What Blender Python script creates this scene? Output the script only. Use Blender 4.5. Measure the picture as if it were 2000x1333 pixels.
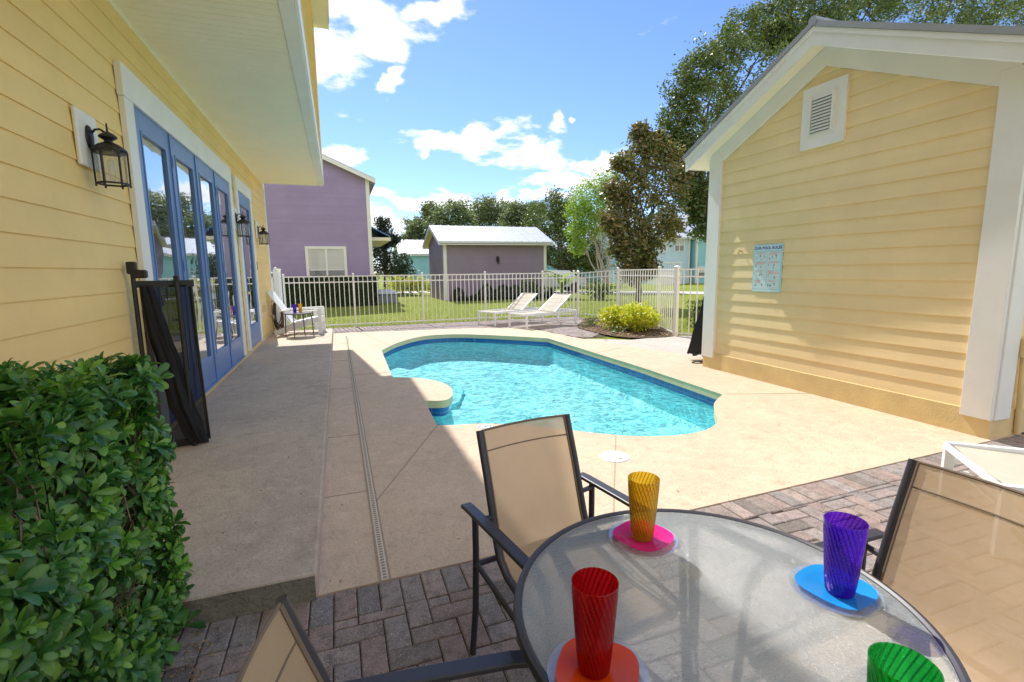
import bpy, bmesh, math, random
from mathutils import Vector, Matrix, noise
from mathutils.geometry import tessellate_polygon
R = math.radians; PI = math.pi
rnd = random.Random(7)
scene = bpy.context.scene
for o in list(bpy.data.objects): bpy.data.objects.remove(o)
col = scene.collection
# ------------------------------------------------------------------ camera
H = 1.48; YAW, PITCH, ROLL, FPX = 0.34010734, 0.14392137, 0.01230595, 954.85
Fv = Vector((math.sin(YAW)*math.cos(PITCH), math.cos(YAW)*math.cos(PITCH), -math.sin(PITCH)))
r0 = Vector((math.cos(YAW), -math.sin(YAW), 0)); d0 = Fv.cross(r0)
Rv = math.cos(ROLL)*r0 + math.sin(ROLL)*d0; Dv = -math.sin(ROLL)*r0 + math.cos(ROLL)*d0
cam = bpy.data.cameras.new('camera'); camo = bpy.data.objects.new('camera', cam); col.objects.link(camo)
cam.sensor_width = 36; cam.lens = FPX/2000*36; cam.clip_start = .05; cam.clip_end = 3000
camo.matrix_world = Matrix(((Rv.x, -Dv.x, -Fv.x, 0), (Rv.y, -Dv.y, -Fv.y, 0), (Rv.z, -Dv.z, -Fv.z, H), (0, 0, 0, 1)))
scene.camera = camo
def ray(x, y): return Fv*FPX + Rv*(x-1000) + Dv*(y-666.5)
def at(x, y, Y):                      # world point at depth Y seen from the photographer's spot
    v = ray(x, y); return Vector((0, 0, H)) + v*(Y/v.y)
def gz(x, y, z=0.0):
    v = ray(x, y); return Vector((0, 0, H)) + v*((z-H)/v.z)
# ------------------------------------------------------------------ light
SUN = Vector((-.10, .83, 1.0)).normalized()
el = math.asin(SUN.z); az = math.atan2(SUN.x, SUN.y)
sl = bpy.data.lights.new('sun', 'SUN'); sl.energy = 4.3; sl.angle = R(.53); sl.color = (1, .95, .87)
so = bpy.data.objects.new('sun', sl); col.objects.link(so)
so.rotation_euler = (-SUN).to_track_quat('-Z', 'Y').to_euler()
w = bpy.data.worlds.new('World'); scene.world = w; w.use_nodes = True
N = w.node_tree; N.nodes.clear()
def nn(t, **k):
    n = N.nodes.new(t)
    for a, b in k.items(): setattr(n, a, b)
    return n
out = nn('ShaderNodeOutputWorld'); sky = nn('ShaderNodeTexSky', sky_type='NISHITA'); sky.sun_disc = False
sky.sun_elevation = el; sky.sun_rotation = az; sky.air_density = 1.0; sky.dust_density = .15; sky.ozone_density = 1.2
SKY = .118
def wm_(op, a, b=None, c=None):
    n = nn('ShaderNodeMath', operation=op)
    for i, v in enumerate((a, b, c)):
        if v is None: continue
        if isinstance(v, (int, float)): n.inputs[i].default_value = v
        else: N.links.new(v, n.inputs[i])
    return n.outputs[0]
tc = nn('ShaderNodeTexCoord'); sp = nn('ShaderNodeSeparateXYZ'); N.links.new(tc.outputs['Generated'], sp.inputs[0])
AZ = wm_('ARCTAN2', sp.outputs[0], sp.outputs[1]); EL = wm_('ARCSINE', sp.outputs[2])
# clouds: soft masses in (azimuth, elevation) broken up by fractal noise
def azel(x, y):
    v = ray(x, y).normalized(); return math.atan2(v.x, v.y), math.asin(v.z)
blobs = [(690, 20, 130, 62, 0), (620, 100, 110, 62, 0), (735, 90, 60, 44, 0), (860, 12, 85, 30, 0), (775, 160, 18, 34, 0), (560, 10, 180, 80, 0),
         (860, 270, 75, 20, 0), (960, 275, 70, 34, 0), (1050, 300, 80, 28, 0), (1150, 318, 70, 28, 0), (1075, 236, 22, 20, 0), (1120, 228, 12, 10, 0),
         (1105, 348, 85, 24, 0), (1200, 300, 40, 26, 0), (690, 300, 62, 26, 0), (800, 385, 70, 17, 0), (870, 392, 70, 20, 0), (980, 392, 90, 14, 0), (1060, 385, 60, 12, 0),
         (750, 440, 70, 34, 0), (820, 285, 10, 16, 0), (1010, 395, 80, 12, 0)]
wx_ = nn('ShaderNodeTexNoise'); wx_.inputs['Scale'].default_value = 9; wx_.inputs['Detail'].default_value = 4; N.links.new(tc.outputs['Generated'], wx_.inputs[0])
wsp = nn('ShaderNodeSeparateColor'); N.links.new(wx_.outputs['Color'], wsp.inputs[0])
AZ = wm_('ADD', AZ, wm_('MULTIPLY', wm_('SUBTRACT', wsp.outputs[0], .5), .16)); EL = wm_('ADD', EL, wm_('MULTIPLY', wm_('SUBTRACT', wsp.outputs[1], .5), .12))
tot = None
for (x, y, rx, ry, t) in blobs:
    a, e = azel(x, y); a2, _ = azel(x+rx, y); _, e2 = azel(x, y-ry)
    da = wm_('DIVIDE', wm_('SUBTRACT', AZ, a), abs(a2-a)); de = wm_('DIVIDE', wm_('SUBTRACT', EL, e), abs(e2-e))
    g = wm_('EXPONENT', wm_('MULTIPLY', wm_('ADD', wm_('MULTIPLY', da, da), wm_('MULTIPLY', de, de)), -.9))
    tot = g if tot is None else wm_('MAXIMUM', tot, g)
cx = nn('ShaderNodeCombineXYZ'); zz = wm_('ADD', sp.outputs[2], .12)
N.links.new(wm_('DIVIDE', sp.outputs[0], zz), cx.inputs[0]); N.links.new(wm_('DIVIDE', sp.outputs[1], zz), cx.inputs[1])
n1 = nn('ShaderNodeTexNoise'); n1.inputs['Scale'].default_value = 3.2; n1.inputs['Detail'].default_value = 9; n1.inputs['Roughness'].default_value = .62
N.links.new(cx.outputs[0], n1.inputs[0])
n2 = nn('ShaderNodeTexNoise'); n2.inputs['Scale'].default_value = 1.1; n2.inputs['Detail'].default_value = 6
N.links.new(cx.outputs[0], n2.inputs[0])
behind = nn('ShaderNodeMapRange'); behind.inputs[1].default_value = .36; behind.inputs[2].default_value = .50; N.links.new(n2.outputs[0], behind.inputs[0])  # unseen cloud cover behind the camera, added to raise the ambient light
front = nn('ShaderNodeMapRange'); front.inputs[1].default_value = .35; front.inputs[2].default_value = -.1; N.links.new(sp.outputs[1], front.inputs[0])
mask = wm_('MAXIMUM', tot, wm_('MULTIPLY', behind.outputs[0], front.outputs[0]))
dens = wm_('ADD', mask, wm_('MULTIPLY', wm_('SUBTRACT', n1.outputs[0], .5), 2.5))
mr = nn('ShaderNodeMapRange', interpolation_type='SMOOTHSTEP'); mr.inputs[1].default_value = .34; mr.inputs[2].default_value = .82
N.links.new(dens, mr.inputs[0])
mrt = wm_('MULTIPLY', mr.outputs[0], .96)
shade = nn('ShaderNodeMapRange'); shade.inputs[1].default_value = .7; shade.inputs[2].default_value = 1.9; shade.inputs[3].default_value = 1; shade.inputs[4].default_value = .76
N.links.new(dens, shade.inputs[0])
hs = nn('ShaderNodeMix', data_type='RGBA', blend_type='MULTIPLY'); hs.inputs[0].default_value = 1; hs.inputs[7].default_value = (.72, .86, 1.13, 1)
N.links.new(sky.outputs[0], hs.inputs[6])
b1 = nn('ShaderNodeBackground'); b1.inputs[1].default_value = SKY; N.links.new(hs.outputs[2], b1.inputs[0])
b2 = nn('ShaderNodeBackground'); b2.inputs[0].default_value = (1.0, 1.0, 1.03, 1); N.links.new(wm_('MULTIPLY', shade.outputs[0], .94), b2.inputs[1])
ms = nn('ShaderNodeMixShader'); N.links.new(mrt, ms.inputs[0]); N.links.new(b1.outputs[0], ms.inputs[1]); N.links.new(b2.outputs[0], ms.inputs[2])
N.links.new(ms.outputs[0], out.inputs[0])
scene.view_settings.view_transform = 'Standard'; scene.view_settings.look = 'None'; scene.view_settings.exposure = 0.55; scene.view_settings.gamma = 1
scene.render.resolution_x = 1024; scene.render.resolution_y = 682
scene.cycles.max_bounces = 10; scene.cycles.transparent_max_bounces = 24; scene.cycles.transmission_bounces = 8; scene.cycles.diffuse_bounces = 5
scene.cycles.sample_clamp_indirect = 6; scene.cycles.caustics_reflective = False; scene.cycles.caustics_refractive = False

# ------------------------------------------------------------------ materials
class MT:
    def __init__(s, name):
        s.m = bpy.data.materials.new(name); s.m.use_nodes = True; s.t = s.m.node_tree; s.t.nodes.clear()
        s.out = s.n('ShaderNodeOutputMaterial')
    def n(s, t, **k):
        n = s.t.nodes.new(t)
        for a, b in k.items(): setattr(n, a, b)
        return n
    def l(s, a, b): s.t.links.new(a, b)
    def coord(s, kind='Object', scale=(1, 1, 1)):
        c = s.n('ShaderNodeTexCoord'); m = s.n('ShaderNodeMapping'); m.inputs['Scale'].default_value = scale
        s.l(c.outputs[kind], m.inputs[0]); return m.outputs[0]
    def noise(s, co, scale, detail=4, rough=.55, dist=0):
        n = s.n('ShaderNodeTexNoise'); n.inputs['Scale'].default_value = scale; n.inputs['Detail'].default_value = detail
        n.inputs['Roughness'].default_value = rough; n.inputs['Distortion'].default_value = dist
        if co: s.l(co, n.inputs[0])
        return n.outputs[0]
    def ramp(s, f, stops, interp='LINEAR'):
        r = s.n('ShaderNodeValToRGB'); cr = r.color_ramp; cr.interpolation = interp
        while len(cr.elements) < len(stops): cr.elements.new(.5)
        for e, (p, c) in zip(cr.elements, stops): e.position = p; e.color = (*c, 1) if len(c) == 3 else c
        s.l(f, r.inputs[0]); return r.outputs[0]
    def mix(s, f, a, b, mode='MIX'):
        m = s.n('ShaderNodeMix', data_type='RGBA', blend_type=mode)
        for i, v in ((0, f), (6, a), (7, b)):
            if isinstance(v, (int, float)): m.inputs[i].default_value = v
            elif isinstance(v, tuple): m.inputs[i].default_value = (*v, 1) if len(v) == 3 else v
            else: s.l(v, m.inputs[i])
        return m.outputs[2]
    def bsdf(s, colr, rough=.6, spec=.4, bump=None, bstr=.3, bdist=.01, **k):
        b = s.n('ShaderNodeBsdfPrincipled')
        if isinstance(colr, tuple): b.inputs['Base Color'].default_value = (*colr, 1)
        else: s.l(colr, b.inputs['Base Color'])
        if isinstance(rough, (int, float)): b.inputs['Roughness'].default_value = rough
        else: s.l(rough, b.inputs['Roughness'])
        b.inputs['Specular IOR Level'].default_value = spec
        for a, v in k.items(): b.inputs[a.replace('_', ' ')].default_value = v
        if bump is not None:
            bp = s.n('ShaderNodeBump'); bp.inputs['Strength'].default_value = bstr; bp.inputs['Distance'].default_value = bdist
            s.l(bump, bp.inputs['Height']); s.l(bp.outputs[0], b.inputs['Normal'])
        return b.outputs[0]
    def mixs(s, f, a, b):
        m = s.n('ShaderNodeMixShader')
        if isinstance(f, (int, float)): m.inputs[0].default_value = f
        else: s.l(f, m.inputs[0])
        s.l(a, m.inputs[1]); s.l(b, m.inputs[2]); return m.outputs[0]
    def done(s, sh): s.l(sh, s.out.inputs[0]); return s.m
def tint(c, k): return tuple(min(1, x*k) for x in c)
def paint(name, c, rough=.5, var=.10, scale=3, bump=.15, spec=.35):
    m = MT(name); co = m.coord(); n = m.noise(co, scale, 6, .6); n2 = m.noise(co, scale*14, 4)
    cc = m.ramp(n, [(.3, tint(c, 1-var)), (.7, tint(c, 1+var*.5))])
    return m.done(m.bsdf(cc, rough, spec, n2, bump, .004))
def plain(name, c, rough=.5, spec=.5, **k):
    m = MT(name); return m.done(m.bsdf(c, rough, spec, **k))
def siding_mat(name, c):
    m = MT(name); co = m.coord(scale=(1, 1, 1)); st = m.coord(scale=(1.2, 1.2, 14))
    n = m.noise(co, 1.3, 5, .6); g = m.noise(st, 6, 5, .6); d = m.noise(co, 9, 3)
    cc = m.ramp(n, [(.3, tint(c, .90)), (.7, tint(c, 1.04))]); bd = m.noise(m.coord(scale=(.15, .15, 6.2)), 1.0, 1); cc = m.mix(m.ramp(bd, [(.40, (.30, .30, .30)), (.60, (0, 0, 0))]), cc, tint(c, .84))
    cc = m.mix(m.ramp(d, [(.62, (0, 0, 0)), (.78, (.25, .25, .25))]), cc, tint(c, .8))
    return m.done(m.bsdf(cc, .55, .3, g, .22, .004))
M = {}
M['yellow'] = siding_mat('yellow_siding_paint', (.88, .645, .265))
M['yellow_shed'] = siding_mat('pale_yellow_siding_paint', (.87, .68, .385))
M['yellow_base'] = paint('yellow_foundation_paint', (.72, .56, .28), .7, .12, 4, .6)
M['white'] = paint('white_trim_paint', (.80, .79, .76), .5, .05, 3)
M['cream'] = paint('cream_soffit_paint', (.92, .84, .66), .6, .04, 3)
M['blue'] = paint('blue_door_paint', (.12, .225, .47), .35, .10, 4, .08, .5)
M['purple'] = siding_mat('purple_siding_paint', (.345, .28, .46))
M['purple2'] = siding_mat('mauve_siding_paint', (.31, .245, .34))
M['teal'] = siding_mat('teal_siding_paint', (.30, .60, .66)); M['paleblue'] = siding_mat('pale_blue_siding_paint', (.55, .70, .80))
M['black'] = plain('black_metal', (.015, .013, .012), .45)
M['bronze'] = plain('dark_frame_paint', (.038, .036, .048), .42, .5)
M['brass'] = plain('brass_metal', (.7, .5, .2), .3, .5, Metallic=1.0)
M['steel'] = plain('nickel_metal', (.6, .58, .55), .3, .5, Metallic=1.0)
M['fence'] = plain('white_aluminium_paint', (.80, .78, .74), .4, .5)
M['plastic'] = plain('white_resin', (.82, .84, .85), .4, .5)
M['hose'] = plain('brown_hose_rubber', (.10, .055, .03), .5)
M['grey'] = paint('grey_metal_box', (.22, .25, .28), .6)
M['carpaint'] = plain('silver_car_paint', (.55, .57, .60), .25, .6, Metallic=.3)
M['rubber'] = plain('tyre_rubber', (.02, .02, .02), .8); M['red'] = plain('red_lens', (.5, .02, .02), .2)
def metal_roof(name, c, rough=.4):
    m = MT(name); co = m.coord(); n = m.noise(co, 2, 5); return m.done(m.bsdf(m.ramp(n, [(.3, tint(c, .88)), (.7, c)]), rough, .5, m.noise(co, 20), .05, .01, Metallic=.35))
M['roof_grey'] = metal_roof('grey_metal_roofing', (.26, .28, .31)); M['roof_pale'] = metal_roof('pale_metal_roofing', (.62, .65, .70), .45)
M['roof_blue'] = metal_roof('blue_metal_roofing', (.10, .20, .42))
# concrete deck
def deck_mat(name, c, dark):
    m = MT(name); co = m.coord(); a = m.noise(co, .9, 6, .65, .4); b = m.noise(co, 7, 6, .7, .8); f = m.noise(co, 60, 4, .6); k = m.noise(co, 26, 3, .5, 1.5)
    cc = m.ramp(a, [(.32, dark), (.66, c)])
    cc = m.mix(m.ramp(b, [(.50, (0, 0, 0)), (.64, (.5, .5, .5))]), cc, tint(c, 1.18))
    cc = m.mix(m.ramp(b, [(.32, (.65, .65, .65)), (.44, (0, 0, 0))]), cc, tint(dark, .75))
    cc = m.mix(m.ramp(f, [(.35, (.35, .35, .35)), (.5, (0, 0, 0))]), cc, tint(dark, .8))
    h = m.ramp(k, [(.42, (0, 0, 0)), (.52, (1, 1, 1))]); hh = m.mix(.3, h, f)
    return m.done(m.bsdf(cc, .72, .35, hh, .7, .004))
M['deck'] = deck_mat('cool_deck_coating', (.62, .475, .345), (.55, .42, .305))
M['slab'] = deck_mat('porch_slab_coating', (.53, .44, .345), (.40, .335, .265))
M['conc'] = deck_mat('grey_concrete', (.52, .47, .42), (.42, .38, .34))
M['walk'] = deck_mat('pale_walk_concrete', (.62, .58, .54), (.52, .49, .46))
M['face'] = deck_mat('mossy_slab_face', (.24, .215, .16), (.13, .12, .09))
M['joint'] = plain('dark_joint', (.13, .10, .08), .9); M['jointsoft'] = plain('tan_joint', (.36, .28, .20), .9); M['slot'] = plain('drain_slot_shadow', (.26, .22, .17), .9)
M['jointlight'] = plain('pale_joint', (.62, .55, .45), .8)
M['coping'] = paint('coping_edge', (.62, .55, .34), .7)
def brick_mat():
    m = MT('brick_pavers'); g = m.n('ShaderNodeNewGeometry'); co = m.coord()
    c = m.ramp(g.outputs['Random Per Island'], [(0, (.30, .215, .185)), (.18, (.35, .265, .24)), (.36, (.245, .225, .215)), (.5, (.38, .29, .255)), (.62, (.15, .13, .115)), (.76, (.31, .275, .27)), (.88, (.26, .185, .16)), (1, (.35, .305, .29))])
    a = m.noise(co, 16, 5, .7); c = m.mix(m.ramp(a, [(.3, (.75, .75, .75)), (.55, (0, 0, 0))]), c, (.10, .085, .075))
    f = m.noise(co, 210, 2, .5); c = m.mix(m.ramp(f, [(.62, (0, 0, 0)), (.70, (.8, .8, .8))]), c, (.72, .68, .66))
    d = m.noise(co, 140, 3, .6); c = m.mix(m.ramp(d, [(.36, (.6, .6, .6)), (.44, (0, 0, 0))]), c, (.08, .06, .05))
    return m.done(m.bsdf(c, .75, .35, m.noise(co, 90, 5, .7), .6, .004))
M['brick'] = brick_mat()
def dirt(name, a, b, sc=20):
    m = MT(name); co = m.coord(); n = m.noise(co, sc, 8, .7); return m.done(m.bsdf(m.ramp(n, [(.35, a), (.65, b)]), .95, .2, n, .8, .02))
M['sand'] = dirt('joint_sand', (.05, .042, .03), (.12, .10, .07)); M['mulch'] = dirt('bed_mulch', (.06, .04, .025), (.22, .15, .10), 40)
def grass_mat():
    m = MT('lawn_grass'); co = m.coord(); a = m.noise(co, .35, 5, .6); b = m.noise(co, 14, 6, .75)
    c = m.ramp(a, [(.3, (.22, .28, .030)), (.55, (.27, .32, .036)), (.75, (.36, .35, .07))])
    c = m.mix(m.ramp(b, [(.4, (.7, .7, .7)), (.6, (0, 0, 0))]), c, (.08, .12, .015))
    return m.done(m.bsdf(c, .9, .15, b, .8, .05))
M['grass'] = grass_mat()
def leaf_mat(name, cols, rough=.38, trans=.30, spec=.5):
    m = MT(name); g = m.n('ShaderNodeNewGeometry'); k = len(cols)-1
    c = m.ramp(g.outputs['Random Per Island'], [(i/k, cc) for i, cc in enumerate(cols)])
    b = m.bsdf(c, rough, spec); t = m.n('ShaderNodeBsdfTranslucent'); m.l(m.mix(1.0, c, (1.25, 1.3, .6), 'MULTIPLY'), t.inputs[0])
    return m.done(m.mixs(trans, b, t.outputs[0]))
M['pitto'] = leaf_mat('glossy_hedge_leaves', [(.036, .13, .024), (.058, .19, .035), (.038, .15, .036), (.085, .24, .038), (.045, .16, .042), (.20, .38, .055), (.065, .20, .038), (.030, .11, .028), (.15, .32, .045), (.05, .17, .038)], .32, .28)
M['pitto_new'] = leaf_mat('fresh_hedge_leaves', [(.14, .36, .04), (.20, .44, .06), (.10, .28, .04), (.26, .48, .07)], .32, .35)
M['oak'] = leaf_mat('oak_leaves', [(.05, .09, .03), (.10, .155, .045), (.17, .215, .06), (.07, .115, .04), (.26, .29, .10), (.09, .135, .045)], .48, .22)
M['magnolia'] = leaf_mat('magnolia_leaves', [(.07, .11, .03), (.11, .15, .04), (.30, .18, .085), (.10, .16, .045), (.20, .24, .09), (.36, .24, .11), (.15, .17, .06), (.22, .16, .07), (.24, .21, .10)], .42, .22)
M['bright'] = leaf_mat('bright_green_leaves', [(.26, .40, .06), (.36, .48, .08), (.20, .32, .06), (.30, .44, .08)], .5, .4)
M['far'] = leaf_mat('treeline_leaves', [(.13, .18, .075), (.19, .24, .11), (.15, .20, .09), (.27, .31, .17), (.09, .13, .055)], .5, .28)
M['dark'] = leaf_mat('dark_evergreen_leaves', [(.02, .04, .018), (.035, .055, .02), (.05, .07, .03), (.05, .045, .025)], .4, .15)
M['lime'] = leaf_mat('yellow_shrub_leaves', [(.62, .60, .04), (.50, .55, .04), (.74, .66, .07), (.30, .42, .04), (.66, .62, .05)], .45, .35)
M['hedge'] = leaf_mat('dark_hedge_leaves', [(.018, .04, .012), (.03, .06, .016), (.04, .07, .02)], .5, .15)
M['bark'] = paint('grey_bark', (.16, .13, .10), .9, .3, 14, 1.0); M['twig'] = paint('brown_twig', (.20, .15, .10), .9, .3, 20, .6)
M['palebark'] = paint('pale_bark', (.42, .36, .29), .85, .25, 14, .6)
M['deadleaf'] = leaf_mat('dry_leaves', [(.25, .15, .07), (.16, .10, .05), (.35, .24, .12), (.30, .20, .08)], .7, .2)
M['yleaf'] = leaf_mat('yellowing_leaves', [(.62, .40, .03), (.45, .42, .04)], .45, .3)
# glass
def door_glass():
    m = MT('reflective_door_glass'); lw = m.n('ShaderNodeLayerWeight'); lw.inputs[0].default_value = .5
    g = m.n('ShaderNodeBsdfGlossy'); g.inputs['Roughness'].default_value = .01; g.inputs[0].default_value = (.86, .90, .93, 1)
    co = m.coord(); bp = m.n('ShaderNodeBump'); bp.inputs['Strength'].default_value = .06; bp.inputs['Distance'].default_value = .05; m.l(m.noise(co, 1.6, 2), bp.inputs['Height']); m.l(bp.outputs[0], g.inputs['Normal'])
    d = m.bsdf((.05, .06, .06), .1); f = m.ramp(lw.outputs['Fresnel'], [(0, (.35, .35, .35)), (.6, (.9, .9, .9))])
    return m.done(m.mixs(f, d, g.outputs[0]))
M['glass'] = door_glass()
def win_glass():
    m = MT('window_glass'); co = m.coord(scale=(1, 1, 1)); wv = m.n('ShaderNodeTexWave', wave_type='BANDS', bands_direction='Z'); wv.inputs['Scale'].default_value = 6; m.l(co, wv.inputs[0])
    c = m.ramp(wv.outputs[0], [(.2, (.42, .42, .40)), (.6, (.60, .60, .57))]); return m.done(m.bsdf(c, .5, .5, Coat_Weight=1.0, Coat_Roughness=.03))
M['blindglass'] = win_glass(); M['darkglass'] = plain('dim_window_glass', (.16, .16, .17), .3, .5, Coat_Weight=1.0, Coat_Roughness=.02)
def clear_plastic(name, c=(.95, .97, 1)):
    m = MT(name); t = m.n('ShaderNodeBsdfTransparent'); t.inputs[0].default_value = (*c, 1); g = m.n('ShaderNodeBsdfGlossy'); g.inputs['Roughness'].default_value = .05
    d = m.bsdf(tint(c, .8), .2); lw = m.n('ShaderNodeLayerWeight'); lw.inputs[0].default_value = .35
    a = m.mixs(.12, t.outputs[0], d); return m.done(m.mixs(m.ramp(lw.outputs['Facing'], [(.2, (.05, .05, .05)), (1, (.75, .75, .75))]), a, g.outputs[0]))
M['clear'] = clear_plastic('clear_plastic'); M['lampglass'] = clear_plastic('lantern_glass', (.92, .92, .9))
def tinted(name, t, d, k=.45, tr=.5, ribs=26, twist=1.5, h=.185):
    m = MT(name); co = m.coord(); sp_ = m.n('ShaderNodeSeparateXYZ'); m.l(co, sp_.inputs[0])
    def mm(op, a, b=None):
        n = m.n('ShaderNodeMath', operation=op)
        for i, v in enumerate((a, b)):
            if v is None: continue
            if isinstance(v, (int, float)): n.inputs[i].default_value = v
            else: m.l(v, n.inputs[i])
        return n.outputs[0]
    a = mm('ADD', mm('ARCTAN2', sp_.outputs[1], sp_.outputs[0]), mm('MULTIPLY', sp_.outputs[2], twist/h)); sn = mm('SINE', mm('MULTIPLY', a, ribs))
    f = m.ramp(mm('ADD', mm('MULTIPLY', sn, .5), .5), [(.0, (1, 1, 1)), (.66, (1, 1, 1)), (.9, (.50, .50, .50)), (1, (.36, .36, .36))])   # thicker plastic along each spiral rib
    tcol = m.mix(1.0, (*t, 1), f, 'MULTIPLY'); dcol = m.mix(1.0, (*d, 1), f, 'MULTIPLY')
    tcol = m.mix(1.0, (*[c**.45 for c in t], 1), m.mix(.55, f, (1, 1, 1)), 'MULTIPLY')
    T = m.n('ShaderNodeBsdfTransparent'); m.l(tcol, T.inputs[0]); tl = m.n('ShaderNodeBsdfTranslucent'); m.l(dcol, tl.inputs[0])
    b = m.bsdf(dcol, .12, .6); x = m.mixs(tr, b, tl.outputs[0]); x = m.mixs(k, T.outputs[0], x)
    lw = m.n('ShaderNodeLayerWeight'); lw.inputs[0].default_value = .25; g = m.n('ShaderNodeBsdfGlossy'); g.inputs['Roughness'].default_value = .06
    return m.done(m.mixs(m.ramp(lw.outputs['Fresnel'], [(0, (.02, .02, .02)), (1, (.6, .6, .6))]), x, g.outputs[0]))
def sling(name, c, alpha, sc=700):
    m = MT(name); T = m.n('ShaderNodeBsdfTransparent'); co = m.coord(); n = m.noise(co, 5, 4); ck = m.noise(co, sc, 1)
    cc = m.ramp(n, [(.3, tint(c, .92)), (.7, tint(c, 1.05))]); b = m.bsdf(cc, .7, .3, ck, .3, .001); tl = m.n('ShaderNodeBsdfTranslucent'); m.l(cc, tl.inputs[0])
    return m.done(m.mixs(alpha, T.outputs[0], m.mixs(.45, b, tl.outputs[0])))
M['sling'] = sling('tan_sling_mesh', (.68, .49, .31), .88); M['slingedge'] = plain('sling_hem', (.17, .12, .085), .7)
M['cream_sling'] = sling('cream_sling_mesh', (.80, .75, .62), .96); M['net'] = sling('black_pool_mesh', (.012, .012, .018), .86)
M['netdark'] = sling('folded_black_pool_mesh', (.035, .036, .042), .95)
def table_glass():
    m = MT('textured_table_glass'); co = m.coord(); v = m.noise(co, 120, 3, .6); v2 = m.noise(co, 300, 2, .6); h = m.mix(.45, v, v2)
    bp = m.n('ShaderNodeBump'); bp.inputs['Strength'].default_value = 1.0; bp.inputs['Distance'].default_value = .009; m.l(h, bp.inputs['Height'])
    g = m.n('ShaderNodeBsdfGlossy'); g.inputs['Roughness'].default_value = .12; g.inputs[0].default_value = (.95, .97, 1, 1); m.l(bp.outputs[0], g.inputs['Normal'])
    rf = m.n('ShaderNodeBsdfRefraction'); rf.inputs['Roughness'].default_value = .20; rf.inputs['IOR'].default_value = 1.12; rf.inputs[0].default_value = (.80, .93, .93, 1); m.l(bp.outputs[0], rf.inputs['Normal'])
    tl = m.n('ShaderNodeBsdfTranslucent'); tl.inputs[0].default_value = (.80, .85, .84, 1); T = m.n('ShaderNodeBsdfTransparent'); T.inputs[0].default_value = (.90, .97, .98, 1)
    d = m.bsdf((.80, .83, .80), .35, .5, h, 1.0, .004)
    x = m.mixs(.42, rf.outputs[0], T.outputs[0]); x = m.mixs(.40, x, m.mixs(.35, d, tl.outputs[0]))
    lw = m.n('ShaderNodeLayerWeight'); lw.inputs[0].default_value = .35; m.l(bp.outputs[0], lw.inputs['Normal'])
    return m.done(m.mixs(m.ramp(lw.outputs['Fresnel'], [(0, (.08, .08, .08)), (1, (.7, .7, .7))]), x, g.outputs[0]))
M['tglass'] = table_glass()
# water
def water_mat():
    m = MT('pool_water'); co = m.coord(); mp = m.coord(scale=(1, 1, 1))
    w1 = m.noise(co, 2.6, 3, .5, .6); w2 = m.noise(co, 9, 3, .55, 1.0); h = m.mix(.35, w1, w2)
    bp = m.n('ShaderNodeBump'); bp.inputs['Strength'].default_value = 1.0; bp.inputs['Distance'].default_value = .09; m.l(h, bp.inputs['Height'])
    g = m.n('ShaderNodeBsdfGlossy'); g.inputs['Roughness'].default_value = .015; m.l(bp.outputs[0], g.inputs['Normal'])
    # caustic light network painted into the water's transparent colour as a cell pattern
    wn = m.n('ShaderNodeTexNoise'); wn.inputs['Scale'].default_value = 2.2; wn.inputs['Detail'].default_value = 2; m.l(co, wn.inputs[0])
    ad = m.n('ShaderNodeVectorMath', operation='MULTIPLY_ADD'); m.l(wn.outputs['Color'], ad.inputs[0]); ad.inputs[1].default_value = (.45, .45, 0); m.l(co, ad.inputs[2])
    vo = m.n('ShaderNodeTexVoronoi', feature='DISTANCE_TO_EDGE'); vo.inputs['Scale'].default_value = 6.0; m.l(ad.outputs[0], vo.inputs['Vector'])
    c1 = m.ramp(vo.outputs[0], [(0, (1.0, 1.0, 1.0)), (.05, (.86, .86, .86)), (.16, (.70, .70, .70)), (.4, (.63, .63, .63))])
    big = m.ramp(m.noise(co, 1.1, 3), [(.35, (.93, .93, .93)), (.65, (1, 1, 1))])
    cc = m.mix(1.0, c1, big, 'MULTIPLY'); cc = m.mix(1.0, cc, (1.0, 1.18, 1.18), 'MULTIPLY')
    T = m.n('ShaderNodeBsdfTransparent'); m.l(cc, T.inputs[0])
    fr = m.n('ShaderNodeFresnel'); fr.inputs[0].default_value = 1.33; m.l(bp.outputs[0], fr.inputs['Normal'])
    return m.done(m.mixs(m.ramp(fr.outputs[0], [(0, (0, 0, 0)), (1, (.75, .75, .75))]), T.outputs[0], g.outputs[0]))
M['water'] = water_mat()
def plaster():
    m = MT('aqua_pool_plaster'); co = m.coord(); s = m.n('ShaderNodeSeparateXYZ'); m.l(co, s.inputs[0])
    n = m.noise(co, 1.2, 4); return m.done(m.bsdf(m.ramp(n, [(.3, (.27, .84, .92)), (.7, (.42, .91, .96))]), .7))
M['plaster'] = plaster()
def tile():
    m = MT('cobalt_waterline_tile'); co = m.coord(); bt = m.n('ShaderNodeTexBrick'); bt.offset = 0; bt.inputs['Scale'].default_value = 1; bt.inputs['Brick Width'].default_value = .15; bt.inputs['Row Height'].default_value = .15; bt.inputs['Mortar Size'].default_value = .004
    bt.inputs[1].default_value = (.015, .10, .36, 1); bt.inputs[2].default_value = (.02, .14, .42, 1); bt.inputs[3].default_value = (.10, .22, .45, 1)
    s = m.n('ShaderNodeSeparateXYZ'); m.l(co, s.inputs[0]); cb = m.n('ShaderNodeCombineXYZ'); a = m.n('ShaderNodeMath', operation='ADD'); m.l(s.outputs[0], a.inputs[0]); m.l(s.outputs[1], a.inputs[1]); m.l(a.outputs[0], cb.inputs[0]); m.l(s.outputs[2], cb.inputs[1]); m.l(cb.outputs[0], bt.inputs[0])
    return m.done(m.bsdf(bt.outputs[0], .12, .6))
M['tile'] = tile()

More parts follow.
